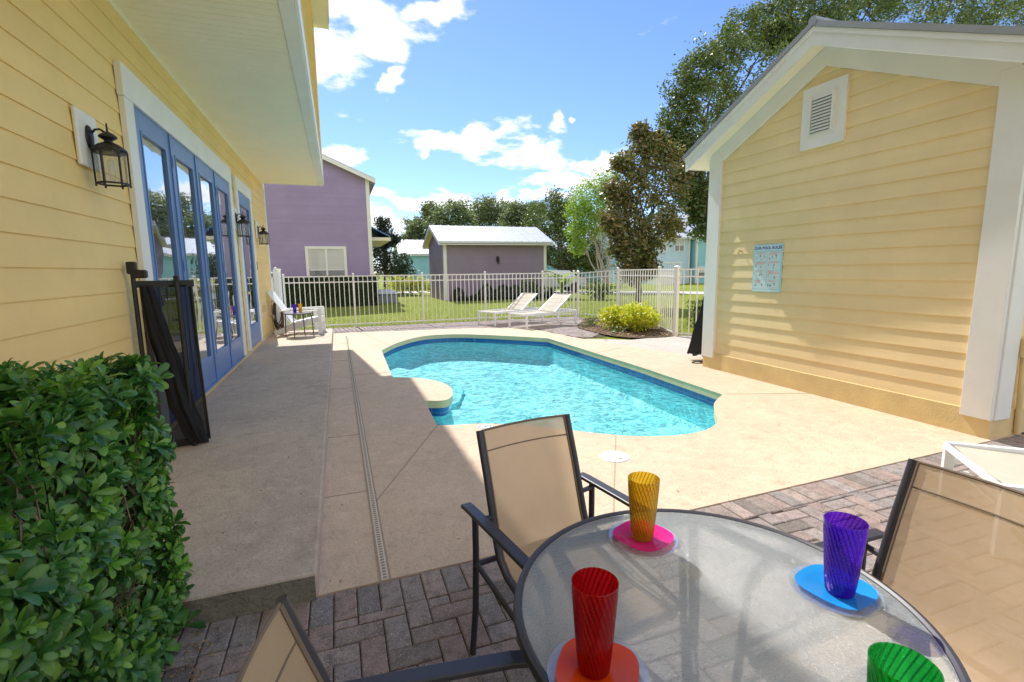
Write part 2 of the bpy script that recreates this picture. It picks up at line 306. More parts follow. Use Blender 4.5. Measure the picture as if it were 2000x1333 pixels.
# ------------------------------------------------------------------ mesh helpers
WM = {}
def wmat(o): return WM.get(o.name, Matrix())
class MB:
    def __init__(s): s.v = []; s.f = []
    def add(s, vs, fs):
        b = len(s.v); s.v += [tuple(v) for v in vs]; s.f += [tuple(i+b for i in f) for f in fs]; return s
    def box(s, x0, x1, y0, y1, z0, z1, mat=None):
        vs = [Vector(p) for p in ((x0, y0, z0), (x1, y0, z0), (x1, y1, z0), (x0, y1, z0), (x0, y0, z1), (x1, y0, z1), (x1, y1, z1), (x0, y1, z1))]
        if mat: vs = [mat @ v for v in vs]
        return s.add(vs, [(0, 3, 2, 1), (4, 5, 6, 7), (0, 1, 5, 4), (1, 2, 6, 5), (2, 3, 7, 6), (3, 0, 4, 7)])
    def cbox(s, c, sx, sy, sz, b=.003, mat=None):     # box with chamfered edges
        x, y, z = sx/2, sy/2, sz/2; vs = []; bm = bmesh.new(); bmesh.ops.create_cube(bm, size=1)
        for v in bm.verts: v.co = Vector((v.co.x*sx, v.co.y*sy, v.co.z*sz))
        bmesh.ops.bevel(bm, geom=bm.edges[:], offset=b, segments=1, affect='EDGES')
        c = Vector(c); vs = [(mat @ (v.co+c)) if mat else (v.co+c) for v in bm.verts]; fs = [[v.index for v in f.verts] for f in bm.faces]; bm.verts.index_update(); fs = [[v.index for v in f.verts] for f in bm.faces]
        bm.free(); return s.add(vs, fs)
    def bar(s, a, b, wd, hg, up=(0, 0, 1), b_=.0):
        a = Vector(a); b = Vector(b); d = (b-a); L = d.length; d.normalize(); u = Vector(up); sd = d.cross(u)
        if sd.length < 1e-4: sd = d.cross(Vector((1, 0, 0)))
        sd.normalize(); u = sd.cross(d); m = Matrix((( d.x, sd.x, u.x, a.x), (d.y, sd.y, u.y, a.y), (d.z, sd.z, u.z, a.z), (0, 0, 0, 1)))
        return s.box(0, L, -wd/2, wd/2, -hg/2, hg/2, m)
    def tube(s, pts, r, seg=8, cap=True, flat=None):
        pts = [Vector(p) for p in pts]; n = len(pts); rs = r if isinstance(r, (list, tuple)) else [r]*n; vs = []; fs = []
        prev = None
        for i, p in enumerate(pts):
            t = (pts[min(i+1, n-1)]-pts[max(i-1, 0)]).normalized()
            if prev is None:
                a = t.cross(Vector((0, 0, 1)));
                if a.length < .05: a = t.cross(Vector((0, 1, 0)))
            else: a = prev - t*prev.dot(t)
            a.normalize(); b = t.cross(a); prev = a
            for k in range(seg):
                th = 2*PI*k/seg; fx, fy = (flat or (1, 1)); vs.append(p+(a*math.cos(th)*fx+b*math.sin(th)*fy)*rs[i])
        for i in range(n-1):
            for k in range(seg): fs.append((i*seg+k, i*seg+(k+1) % seg, (i+1)*seg+(k+1) % seg, (i+1)*seg+k))
        if cap: fs.append(tuple(reversed(range(seg)))); fs.append(tuple((n-1)*seg+k for k in range(seg)))
        return s.add(vs, fs)
    def lathe(s, prof, c=(0, 0, 0), seg=32, fn=None, close=False):
        vs = []; fs = []; c = Vector(c)
        for i, (r, z) in enumerate(prof):
            for k in range(seg):
                th = 2*PI*k/seg; rr = fn(r, z, th, i) if fn else r; vs.append(c+Vector((rr*math.cos(th), rr*math.sin(th), z)))
        n = len(prof)
        for i in range(n-1 if not close else n):
            j = (i+1) % n
            for k in range(seg): fs.append((i*seg+k, i*seg+(k+1) % seg, j*seg+(k+1) % seg, j*seg+k))
        return s.add(vs, fs)
    def prism(s, poly, z0, z1, mat=None):     # poly in XY, CCW
        n = len(poly); vs = [Vector((x, y, z0)) for x, y in poly]+[Vector((x, y, z1)) for x, y in poly]
        if mat: vs = [mat @ v for v in vs]
        fs = [tuple(reversed(range(n))), tuple(range(n, 2*n))]+[(i, (i+1) % n, n+(i+1) % n, n+i) for i in range(n)]
        return s.add(vs, fs)
    def sheet(s, outer, holes, z):
        rings = [[Vector((x, y, z)) for x, y in rg] for rg in [outer]+holes]; flat = [v for rg in rings for v in rg]
        tri = tessellate_polygon(rings); fs = []
        for t in tri:
            a, b, c = (flat[i] for i in t); fs.append(t if (b-a).cross(c-a).z > 0 else tuple(reversed(t)))
        return s.add(flat, fs)
    def build(s, name, mat, parent=None, smooth=False, bevel=0, **tags):
        me = bpy.data.meshes.new(name); vs = s.v
        if parent is not None:
            inv = wmat(parent).inverted(); vs = [tuple(inv @ Vector(v)) for v in vs]
        me.from_pydata(vs, [], s.f); me.update(); me.materials.append(mat)
        if smooth: me.polygons.foreach_set('use_smooth', [True]*len(me.polygons))
        o = bpy.data.objects.new(name, me); col.objects.link(o)
        if parent is not None: o.parent = parent; WM[o.name] = wmat(parent)
        if smooth:
            try: me.set_sharp_from_angle(angle=R(40))
            except Exception: pass
        if bevel:
            b = o.modifiers.new('bevel', 'BEVEL'); b.width = bevel; b.segments = 2; b.limit_method = 'ANGLE'
        for k, v in tags.items(): o[k] = v
        return o
def merge(o, mb, mat):      # printed or pattern detail that belongs to the surface of o
    me = o.data; inv = wmat(o.parent).inverted() if o.parent else Matrix(); n0 = len(me.polygons); vs = [tuple(v.co) for v in me.vertices]; fs = [tuple(p.vertices) for p in me.polygons]; idx = [p.material_index for p in me.polygons]
    k = len(vs); vs += [tuple(inv @ Vector(v)) for v in mb.v]; fs += [tuple(i+k for i in f) for f in mb.f]; nm = bpy.data.meshes.new(me.name); nm.from_pydata(vs, [], fs)
    for mm_ in me.materials: nm.materials.append(mm_)
    nm.materials.append(mat); idx += [len(nm.materials)-1]*len(mb.f); nm.polygons.foreach_set('material_index', idx); nm.update(); o.data = nm; return o
def tag(o, label=None, cat=None, group=None, kind=None):
    for k, v in (('label', label), ('category', cat), ('group', group), ('kind', kind)):
        if v: o[k] = v
    return o
def empty(name, loc=(0, 0, 0), rz=0, label=None, cat=None, group=None):
    o = bpy.data.objects.new(name, None); col.objects.link(o); o.location = loc; o.rotation_euler = (0, 0, rz); o.empty_display_size = .1
    WM[o.name] = Matrix.Translation(loc) @ Matrix.Rotation(rz, 4, 'Z'); return tag(o, label, cat, group)
def place(o, loc, rz=0, label=None):
    o.location = loc; o.rotation_euler = (0, 0, rz)
    if label: o['label'] = label
    return o
def copy_tree(o, parent=None):
    kids = [c for c in bpy.data.objects if c.parent == o]; c = o.copy(); col.objects.link(c); c.parent = parent
    for k in kids: copy_tree(k, c)
    return c
def struct(name, mb, mat, **k):
    o = mb.build(name, mat, **k); o['kind'] = 'structure'; return o
def siding(mb, O, u, n, f0, f1, z0, z1, ex, lip=.009, jit=0):
    """lap boards: O origin, u along wall, n outward; f0(z), f1(z) give the two ends at height z"""
    O = Vector(O); u = Vector(u); n = Vector(n); z = z0
    while z < z1-1e-4:
        zt = min(z+ex, z1); a0, a1, b0, b1 = f0(z), f1(z), f0(zt), f1(zt)
        if b1 < b0: b0 = b1 = (b0+b1)/2
        if a1 > a0:
            P = lambda uu, zz, oo: O+u*uu+n*oo+Vector((0, 0, zz))
            vs = [P(a0, z, lip), P(a1, z, lip), P(b1, zt, .001), P(b0, zt, .001), P(a0, z, 0), P(a1, z, 0)]
            mb.add(vs, [(0, 1, 2, 3), (4, 5, 1, 0)])
        z = zt
    return mb
def ck(v): return lambda z: v
def catmull(pts, sharp, n=6):
    res = []; m = len(pts)
    for i in range(m):
        p1, p2 = Vector(pts[i]), Vector(pts[(i+1) % m]); p0 = Vector(pts[i-1]); p3 = Vector(pts[(i+2) % m])
        if i in sharp: p0 = p1*2-p2 if True else p0
        if (i+1) % m in sharp: p3 = p2*2-p1
        for k in range(n):
            t = k/n; res.append(.5*((2*p1)+(-p0+p2)*t+(2*p0-5*p1+4*p2-p3)*t*t+(-p0+3*p1-3*p2+p3)*t**3))
    return [(v[0], v[1]) for v in res]

# ------------------------------------------------------------------ ground, deck and pool
pool_pts = [(.72, 9.47), (1.15, 10.40), (1.80, 11.18), (2.55, 11.20), (3.20, 10.75), (3.75, 10.22), (4.25, 9.68), (4.26, 6.24), (4.19, 4.45), (3.85, 4.20), (3.60, 3.92), (3.38, 3.64), (3.10, 3.49),
            (2.80, 3.47), (2.50, 3.55), (2.22, 3.72), (1.85, 4.05), (1.52, 4.30), (1.25, 4.44), (1.02, 4.49), (.83, 4.55), (.87, 5.50), (1.10, 5.44), (1.24, 5.68), (1.29, 6.10), (1.17, 6.52), (.90, 6.82), (.66, 6.94)]
pool = catmull(pool_pts, {0, 6, 7, 8, 20, 21, 27}, 6)
pool = pool[::-1] if sum(pool[i][0]*pool[(i+1) % len(pool)][1]-pool[(i+1) % len(pool)][0]*pool[i][1] for i in range(len(pool))) < 0 else pool
def inset(poly, d):
    n = len(poly); res = []
    for i in range(n):
        a, b, c = Vector(poly[i-1]), Vector(poly[i]), Vector(poly[(i+1) % n]); t = (c-a).normalized(); res.append(tuple(b+Vector((-t.y, t.x))*d))
    return res
# lawn with a cut-out under the paved area
cut = [(-1.0, 2.6), (5.0, 2.6), (5.0, 11.9), (-1.0, 11.9)]
g = MB().sheet([(-300, -60), (300, -60), (300, 500), (-300, 500)], [cut], -.03); struct('lawn', g, M['grass'])
edgeY = lambda x: 2.255+.026*(x+.14)
deck_outer = [(-1.47, edgeY(-1.47)), (5.6, edgeY(5.6)), (5.6, 6.6), (4.85, 9.5), (4.55, 11.6), (3.2, 12.25), (.2, 12.6), (-1.47, 12.65)]
deck = MB().sheet(deck_outer, [pool], .004)
n_ = len(deck_outer)
for i in range(n_):
    a, b = deck_outer[i], deck_outer[(i+1) % n_]; deck.add([(a[0], a[1], -.25), (b[0], b[1], -.25), (b[0], b[1], .004), (a[0], a[1], .004)], [(0, 1, 2, 3)])
struct('pool_deck', deck, M['deck'])
def ring(mb, poly, z0, z1, off0=0, off1=0):
    p0 = inset(poly, off0); p1 = inset(poly, off1); n = len(poly)
    mb.add([(x, y, z0) for x, y in p0]+[(x, y, z1) for x, y in p1], [(i, (i+1) % n, n+(i+1) % n, n+i) for i in range(n)])
m = MB(); ring(m, pool, .004, -.02, 0, -.006); ring(m, pool, -.02, -.085, -.006, -.004); ring(m, pool, -.085, -.085, -.004, -.03); struct('pool_coping', m, M['coping'])
m = MB(); ring(m, pool, -.085, -.190, -.03, -.03); struct('waterline_tile', m, M['tile'])
m = MB(); ring(m, pool, -.190, -.50, -.03, .02); ring(m, pool, -.50, -.56, .02, .12); fl = inset(pool, .12); m.sheet(fl, [], -.56)
m.prism([(.72, 6.98), (1.6, 6.98), (1.9, 7.8), (1.8, 9.2), (1.1, 9.9), (.72, 9.3)], -.60, -.48); m.prism([(.72, 7.0), (1.25, 7.0), (1.45, 7.8), (1.35, 9.0), (1.0, 9.5), (.72, 9.1)], -.48, -.36)
m.prism([(.87, 4.62), (1.5, 4.5), (1.62, 5.3), (.9, 5.45)], -.6, -.40)
struct('pool_basin', m, M['plaster'])
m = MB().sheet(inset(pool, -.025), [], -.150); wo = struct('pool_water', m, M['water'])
# paving bricks
def herring(mb, x0, x1, y0, y1, inside, ymax=None, a=.1, gap=.004, z=.0, h=.05, soldier=None, bev=.006):
    nx0, nx1 = int(math.floor(x0/a)), int(math.ceil(x1/a)); ny0, ny1 = int(math.floor(y0/a)), int(math.ceil(y1/a))
    def brick(X0, X1, Y0, Y1):
        cx, cy = (X0+X1)/2, (Y0+Y1)/2
        if not inside(cx, cy) and ymax is None: return
        if ymax is not None:
            if Y0 > ymax(cx)-.02: return
            Y1 = min(Y1, ymax(cx))
        X0 += gap/2; X1 -= gap/2; Y0 += gap/2; Y1 -= gap/2; dz = rnd.uniform(-.0025, .0025); b = bev
        tx, ty = rnd.uniform(-.008, .008), rnd.uniform(-.008, .008)
        Z = lambda x, y: z+dz+tx*(x-cx)+ty*(y-cy)
        vs = []
        for (ox, zz) in ((0, -h), (0, -b*.8), (b, 0)):
            for (x, y) in ((X0+ox, Y0+ox), (X1-ox, Y0+ox), (X1-ox, Y1-ox), (X0+ox, Y1-ox)): vs.append((x, y, Z(x, y)+zz))
        fs = [(8, 9, 10, 11)]
        for L in (0, 4):
            for k in range(4): fs.append((L+k, L+(k+1) % 4, L+4+(k+1) % 4, L+4+k))
        mb.add(vs, fs)
    for i in range(nx0, nx1):
        for j in range(ny0, ny1):
            k = (i-j) % 4
            if k == 0: brick(i*a, i*a+2*a, j*a, j*a+a)
            elif k == 3: brick(i*a, i*a+a, j*a, j*a+2*a)
    return brick
ax = .1
patio = MB(); br = herring(patio, -2.2, 6.2, -.4, 2.3, lambda x, y: True, ymax=lambda x: edgeY(x)-.206)
def soldier(mb, x, yb, L=.2, a=.1):
    X0, X1 = x+.002, x+a-.002; b = .006; dz = rnd.uniform(-.002, .002); Y1 = edgeY(x+a/2)-.005; Y0 = yb
    vs = []
    for (ox, zz) in ((0, -.05), (0, -b*.8), (b, 0)):
        for (xx, yy) in ((X0+ox, Y0+ox), (X1-ox, Y0+ox), (X1-ox, Y1-ox), (X0+ox, Y1-ox)): vs.append((xx, yy, dz+zz))
    fs = [(8, 9, 10, 11)]+[(L_+k, L_+(k+1) % 4, L_+4+(k+1) % 4, L_+4+k) for L_ in (0, 4) for k in range(4)]
    mb.add(vs, fs)
xx = -2.2
while xx < 6.2: soldier(patio, xx, edgeY(xx+.05)-.204); xx += .1
struct('brick_patio', patio, M['brick'])
back = MB(); herring(back, -1.4, 7.2, 11.5, 14.3, lambda x, y: (y > 12.66-.0 if x < .2 else (y > 12.6-.115*(x-.2)+.03 if x < 3.2 else (y > 12.25-.48*(x-3.2)+.05 if x < 4.55 else y > 11.5))) and y < 13.98 and x < 7.1, bev=.004, z=-.002)
herring(back, 4.6, 6.6, 9.6, 11.5, lambda x, y: x > 4.85-(y-9.5)*.14+.06 and x < 5.4+(y-9.6)*.6, bev=.004, z=-.002)
struct('brick_border', back, M['brick'])
struct('paver_bed', MB().sheet([(-2.2, -.5), (6.4, -.5), (6.4, edgeY(6.4)), (-2.2, edgeY(-2.2))], [], -.022), M['sand'])
struct('border_bed', MB().sheet([(-1.47, 11.0), (0, 12.2), (4.4, 11.2), (4.8, 9.5), (5.6, 9.5), (7.2, 12), (7.2, 14.05), (-1.47, 14.05)], [], -.020), M['sand'])
struct('side_walk', MB().prism([(5.0, 5.2), (8.5, 5.2), (8.5, 8.3), (6.9, 8.9), (5.75, 8.75), (4.93, 9.3)], -.1, .001), M['conc'])
bed = MB(); bp_ = catmull([(5.75, 11.2), (5.65, 10.2), (5.7, 9.3), (6.1, 8.85), (6.9, 8.85), (7.4, 9.6), (7.8, 12.4), (7.1, 13.2), (6.4, 12.2)], set(), 5); bed.sheet(bp_, [], .012); struct('planting_bed', bed, M['mulch'])
ml = MB()
for i in range(2600):
    x, y = rnd.uniform(5.0, 7.8), rnd.uniform(8.7, 12.8)
    ins = sum(1 for k in range(len(bp_)) if (bp_[k][1] > y) != (bp_[k-1][1] > y) and x < (bp_[k-1][0]-bp_[k][0])*(y-bp_[k][1])/(bp_[k-1][1]-bp_[k][1])+bp_[k][0]) % 2
    if not ins and rnd.random() > .03: continue
    s = rnd.uniform(.015, .05); a = Vector((rnd.uniform(-1, 1), rnd.uniform(-1, 1), rnd.uniform(-.3, .3))).normalized()*s; b = a.cross(Vector((rnd.uniform(-.4, .4), 0, 1))).normalized()*s*.5
    c = Vector((x, y, .02+rnd.uniform(0, .02))); ml.add([c-a, c-b, c+a, c+b], [(0, 1, 2, 3)])
o = ml.build('leaf_litter', M['deadleaf']); tag(o, 'dry brown leaves and mulch under the yellow shrubs', 'leaf litter', kind='stuff')
# drain strip and joints
dr = MB(); dr.box(.118, .152, edgeY(.1)+.002, 12.3, .004, .0075); struct('deck_drain', dr, M['jointlight'])
dr = MB(); y = edgeY(.1)+.01
while y < 12: dr.box(.126, .144, y, y+.012, .0075, .0092); y += .026
struct('drain_slots', dr, M['slot'])
jt = MB()
def joint(a, b, wd=.007): jt.bar((a[0], a[1], .0055), (b[0], b[1], .0055), wd, .003)
for y in (3.30, 4.55, 6.5, 8.6, 10.7): joint((-.16, y), (.115, y))
joint((.155, 3.12), (.83, 4.54)); joint((.112, 2.26), (.112, 12.3), .01); joint((.158, 2.26), (.158, 12.3), .01); joint((4.24, 4.45), (5.16, 4.1)); joint((2.27, 3.66), (1.42, 2.30)); joint((.155, 7.3), (.66, 7.3)); joint((4.29, 7.6), (5.0, 7.9)); joint((3.2, 10.8), (3.4, 12.1)); joint((.9, 10.1), (.5, 12.4))
struct('deck_joints', jt, M['jointsoft'])
# raised porch slab
sb = MB(); sb.box(-1.47, -.165, edgeY(-1)+.0, 12.60, .0045, .13); slab = struct('porch_slab', sb, M['slab'], bevel=.012)
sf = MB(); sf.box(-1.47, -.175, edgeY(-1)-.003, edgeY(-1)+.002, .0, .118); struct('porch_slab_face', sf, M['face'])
# walk and road beyond
struct('footpath', MB().prism([(11, 31.5), (26, 17.2), (60, -8), (60, -4), (28, 19.4), (13, 33.5), (-40, 60), (-40, 57)], -.05, -.012), M['walk'])
# lawn blades close to the fence
gb = MB(); vs = []; fs = []
r2 = random.Random(3)
for i in range(26000):
    u_ = r2.random()**1.6; Y = 14.05+u_*12; X = r2.uniform(-1.5, 9.5+u_*8)
    if Y < 9: continue
    hgt = r2.uniform(.02, .05); a = r2.uniform(0, 2*PI); dx, dy = math.cos(a)*.008, math.sin(a)*.008; k = len(vs)
    vs += [(X-dx, Y-dy, -.03), (X+dx, Y+dy, -.03), (X+r2.uniform(-.02, .02), Y+r2.uniform(-.02, .02), -.03+hgt)]; fs.append((k, k+1, k+2))
for i in range(9000):
    Y = r2.uniform(8.3, 14); X = r2.uniform(7.3, 12); hgt = r2.uniform(.02, .05); a = r2.uniform(0, 2*PI); dx, dy = math.cos(a)*.007, math.sin(a)*.007; k = len(vs)
    vs += [(X-dx, Y-dy, -.03), (X+dx, Y+dy, -.03), (X+r2.uniform(-.02, .02), Y+r2.uniform(-.02, .02), -.03+hgt)]; fs.append((k, k+1, k+2))
gb.add(vs, fs); M['blade'] = leaf_mat('grass_blades', [(.15, .22, .02), (.22, .28, .03), (.30, .32, .06), (.18, .25, .03)], .6, .35)
tag(gb.build('grass', M['blade']), 'short green grass blades on the lawn beyond the fence', 'grass', kind='stuff')

# ------------------------------------------------------------------ yellow house
WX = -1.47; HY = 12.86; SX = -.173; SZ = 3.50
house = empty('yellow_house', (WX, 5, 0), 0, 'yellow lap-sided house on the left with overhanging upper floor and blue glass doors', 'house')
m = MB(); siding(m, (WX, 0, 0), (0, 1, 0), (1, 0, 0), ck(-3), ck(HY-.12), .204, SZ, .165, .010); m.box(-6, WX-.0005, -3, HY-.01, .0, SZ); hw_ = m.build('wall', M['yellow'], house)
m = MB(); m.box(WX+.0, WX+.022, -3, HY, 0, .20); m.build('foundation', M['yellow_base'], house)
m = MB(); m.box(WX, WX+.022, HY-.12, HY+.02, .2, SZ); m.box(WX-.12, WX, HY, HY+.02, .2, SZ); m.build('corner_board', M['white'], house)
m = MB(); y = -3
while y < 12.65:
    m.box(WX, SX-.12, y+.002, min(y+.098, 12.66), SZ, SZ+.02); y += .1
m.box(WX, SX-.12, -3, 12.66, SZ+.006, SZ+.05); m.build('soffit', M['cream'], house)
m = MB(); m.box(WX, WX+.018, -3, 12.66, SZ-.03, SZ-.0005); m.build('soffit_trim', M['cream'], house)
m = MB(); m.box(SX-.118, SX-.005, -3, 12.69, SZ-.012, SZ+.12); m.box(SX-.003, SX+.02, -3, 12.70, SZ+.012, SZ+.26); m.box(WX, SX-.12, 12.662, 12.70, SZ-.012, SZ+.3); m.build('band_board', M['white'], house)
EZ = 7.05
m = MB(); siding(m, (SX, 0, 0), (0, 1, 0), (1, 0, 0), ck(-3), ck(12.58), SZ+.26, EZ, .165, .01); m.box(-6, SX-.0005, -3, 12.69, SZ+.05, EZ+.1)
m.prism([(-6, EZ+.1), (SX-.01, EZ+.1), (-3.1, EZ+1.75)], 0, .1, Matrix(((1, 0, 0, 0), (0, 0, 1, 12.58), (0, 1, 0, 0), (0, 0, 0, 1))))
m.build('upper_wall', M['yellow'], house)
m = MB(); m.box(SX, SX+.022, 12.56, 12.70, SZ+.262, EZ); m.build('corner_board', M['white'], house)
m = MB(); m.box(SX, .150, -3, 12.93, EZ, EZ+.02); m.box(.152, .172, -3, 12.95, EZ-.01, EZ+.17); m.build('eave', M['cream'], house)
m = MB()
for sx in (1,):
    m.add([(.185, -3, EZ+.13), (.185, 12.98, EZ+.13), (-3.1, 12.98, EZ+2.0), (-3.1, -3, EZ+2.0), (-6.4, -3, EZ+.15), (-6.4, 12.98, EZ+.15), (.185, -3, EZ+.17), (.185, 12.98, EZ+.17), (-3.1, 12.98, EZ+2.05), (-3.1, -3, EZ+2.05)],
          [(0, 1, 2, 3), (3, 2, 5, 4), (6, 7, 8, 9), (0, 1, 7, 6), (1, 2, 8, 7)])
m.build('roof', M['roof_grey'], house)
# glass doors
def trim(y0, y1, z0, z1, sw, hw, name, par):
    m = MB(); m.box(WX+.010, WX+.050, y0, y0+sw, z0, z1-hw); m.box(WX+.010, WX+.050, y1-sw, y1, z0, z1-hw); m.box(WX+.010, WX+.055, y0-.015, y1+.015, z1-hw+.001, z1); m.build(name, M['white'], par, bevel=.003)
trim(4.63, 8.66, .20, 3.05, .18, .24, 'door_trim', house)
def leaf(y0, y1, z0, z1, st, bot, hinge=None, handle=None):
    x0, x1 = WX+.011, WX+.034
    m = MB(); m.box(x0, x1, y0, y0+st, z0, z1); m.box(x0, x1, y1-st, y1, z0, z1); m.box(x0, x1, y0+st, y1-st, z1-st*1.2, z1); m.box(x0, x1, y0+st, y1-st, z0, z0+bot)
    for (a, b, c, d) in ((y0+st, y0+st+.02, z0+bot, z1-st*1.2), (y1-st-.02, y1-st, z0+bot, z1-st*1.2), (y0+st+.02, y1-st-.02, z0+bot, z0+bot+.02), (y0+st+.02, y1-st-.02, z1-st*1.2-.02, z1-st*1.2)): m.box(x0, x1+.007, a, b, c, d)
    d = m.build('glass_door', M['blue'], house, bevel=.002)
    m = MB(); m.box(x0+.001, x0+.008, y0+st+.02, y1-st-.02, z0+bot+.02, z1-st*1.2-.02); m.build('pane', M['glass'], d)
    if hinge is not None:
        for z in (z0+.25, (z0+z1)/2, z1-.3): m = MB(); m.box(x1, x1+.012, hinge-.012, hinge+.012, z, z+.11); m.build('hinge', M['black'], d)
    if handle is not None:
        m = MB(); m.box(x1, x1+.010, handle-.02, handle+.02, 1.15, 1.42); m.tube([(x1, handle, 1.30), (x1+.05, handle, 1.30), (x1+.055, handle-.11, 1.30)], .009); m.build('handle', M['steel'], d)
    return d
ys = [4.81, 5.72, 6.63, 7.55, 8.48]
for i in range(4):
    leaf(ys[i]+.004, ys[i+1]-.004, .215, 2.80, .13, .30, hinge=ys[i+1] if i in (0, 2) else None, handle=6.69 if i == 2 else None)
m = MB(); m.box(WX+.0105, WX+.030, 4.81, 8.48, 2.801, 2.812); m.build('head_stop', M['blue'], house); m = MB(); m.box(WX+.011, WX+.06, 4.81, 8.48, .2, .214); m.build('threshold', M['blue'], house)
m = MB(); 
for yy in ys[1:4]: m.box(WX+.034, WX+.046, yy-.02, yy+.02, .22, 2.80)
m.build('astragal', M['blue'], house)
trim(9.02, 10.52, .20, 3.02, .16, .20, 'door_trim', house)
leaf(9.185, 10.355, .215, 2.82, .16, .35, hinge=9.2, handle=None)
d = [o for o in bpy.data.objects if o.parent == house and o.name.startswith('glass_door')][-1]
m = MB(); m.lathe([(0, 0), (.03, .005), (.034, .02), (.02, .04), (.0, .045)], seg=12); m.v = [(WX+.036+z, 9.27+y, 1.15+x) for x, y, z in m.v]; m.build('door_knob', M['brass'], d, smooth=True)
m = MB(); m.box(WX+.012, WX+.09, 10.95, 11.07, .70, .84); m.build('outlet_box', M['yellow_base'], house, bevel=.004)
m = MB(); m.box(WX+.012, WX+.04, 10.74, 10.78, .62, .92); m.build('switch_plate', M['white'], house)
m = MB(); m.box(WX+.012, WX+.03, 10.68, 10.76, 1.55, 1.70); m.build('door_bell', M['black'], house)
# wall lanterns
def make_lantern():
    t = empty('wall_lantern', (0, 0, 0), 0, 'x', 'wall lamp', 'black lanterns on the yellow house wall')
    m = MB(); m.cbox((.012, 0, .06), .024, .28, .34, .006); m.build('backing_board', M['white'], t)
    m = MB(); m.lathe([(0, .022), (.03, .020), (.052, .012), (.058, 0)], seg=16); m.v = [(.024+z, x*.85, .08+y*1.3) for x, y, z in m.v]
    m.tube([(.03, 0, .09), (.06, 0, .13), (.085, 0, .135), (.115, 0, .115), (.122, 0, .09)], .007); m.build('wall_mount', M['black'], t, smooth=True)
    c = (.125, 0, 0)
    m = MB(); m.lathe([(.0035, .175), (.0055, .16), (.0055, .125), (.012, .12), (.034, .108), (.050, .092), (.050, .086), (.036, .076), (.022, .066), (.024, .058), (.060, .040), (.094, .010), (.097, .0), (.0, .0)], c, 12); m.build('roof', M['black'], t)
    m = MB()
    for k in range(6):
        a = 2*PI*k/6+.3; p = Vector((c[0]+.090*math.cos(a), .090*math.sin(a), 0)); q = Vector((c[0]+.088*math.cos(a), .088*math.sin(a), -.21)); m.tube([p, q], .0055, 6)
        a2 = 2*PI*(k+1)/6+.3; p2 = Vector((c[0]+.088*math.cos(a2), .088*math.sin(a2), -.203)); m.bar(q+Vector((0, 0, .007)), p2, .008, .012); m.bar(p+Vector((0, 0, -.008)), Vector((c[0]+.09*math.cos(a2), .09*math.sin(a2), -.008)), .008, .010)
        m.tube([q, q+Vector((0, 0, -.012))], .006, 6)
    m.build('cage', M['black'], t)
    m = MB(); m.lathe([(.086, -.002), (.084, -.203)], c, 6); m.build('glass', M['lampglass'], t)
    m = MB(); m.lathe([(.0, -.05), (.018, -.055), (.022, -.10), (.018, -.15), (.012, -.195), (0, -.2)], c, 12); m.build('bulb', M['clear'], t, smooth=True)
    return t
L0 = make_lantern(); L1 = copy_tree(L0); L2 = copy_tree(L0)
place(L0, (WX+.011, 3.98, 2.27), 0, 'large black lantern on a white board beside the near edge of the glass doors')
place(L1, (WX+.011, 8.86, 2.27), 0, 'black lantern on the narrow wall between the wide glass doors and the single door')
place(L2, (WX+.011, 11.15, 2.27), 0, 'black lantern between the single blue door and the house corner, farthest of three')

# ------------------------------------------------------------------ yellow shed on the right
GX = 5.17; Y0, Y1 = 2.44, 5.88; YR = 4.20; PZ = 3.95; EVZ = 3.02; BX = 9.5
shed = empty('yellow_shed', (GX, 4.2, 0), 0, 'pale yellow gabled shed with white corner boards and grey metal roof', 'shed')
sl_ = (PZ-EVZ)/(YR-2.22)
topz = lambda y: PZ-.11-abs(y-YR)*sl_
f0 = lambda z: max(Y0, YR-max(0, (PZ-.11-z))/sl_); f1 = lambda z: min(Y1, YR+max(0, (PZ-.11-z))/sl_)
m = MB(); siding(m, (GX, 0, 0), (0, 1, 0), (-1, 0, 0), f0, f1, .235, PZ-.13, .158, .013)
siding(m, (0, Y0, 0), (1, 0, 0), (0, -1, 0), ck(GX+.01), ck(BX), .235, topz(Y0), .158, .010)
pr = [(Y0+.002, 0), (Y1, 0), (Y1, topz(Y1)), (YR, PZ-.11), (Y0+.002, topz(Y0))]
m.prism(pr, GX+.001, BX, Matrix(((0, 0, 1, 0), (1, 0, 0, 0), (0, 1, 0, 0), (0, 0, 0, 1)))); sw_ = m.build('wall', M['yellow_shed'], shed)
m = MB(); m.box(GX-.024, BX, Y0-.024, Y1+.02, 0, .235); m.build('foundation', M['yellow_base'], shed, bevel=.006)
for (a, b) in ((Y0-.030, Y0+.19), (Y1-.20, Y1+.03)):
    m = MB(); m.box(GX-.045, GX+.0, a, b, .17, topz(Y0)-.0)
    if a < 3: m.box(GX+.0005, GX+.20, Y0-.0445, Y0-.0, .17, topz(Y0))
    else: m.box(GX+.0005, GX+.20, Y1+.0, Y1+.0295, .17, topz(Y1))
    m.build('corner_board', M['white'], shed, bevel=.003)
m = MB()
for sg in (1, -1):          # frieze boards along the rake, butting at the ridge
    ye = YR+sg*1.70; P = lambda y, dz: (y, PZ-.115-abs(y-YR)*sl_-dz)
    a, b, c, d = P(YR, 0), P(ye, 0), P(ye, .20), P(YR, .20); poly = [a, b, c, d] if sg < 0 else [d, c, b, a]
    m.prism(poly, GX-.04, GX-.012, Matrix(((0, 0, 1, 0), (1, 0, 0, 0), (0, 1, 0, 0), (0, 0, 0, 1))))
m.build('frieze_board', M['white'], shed)
T = Matrix(((0, 0, 1, 0), (1, 0, 0, 0), (0, 1, 0, 0), (0, 0, 0, 1)))
m = MB(); FX = 4.93
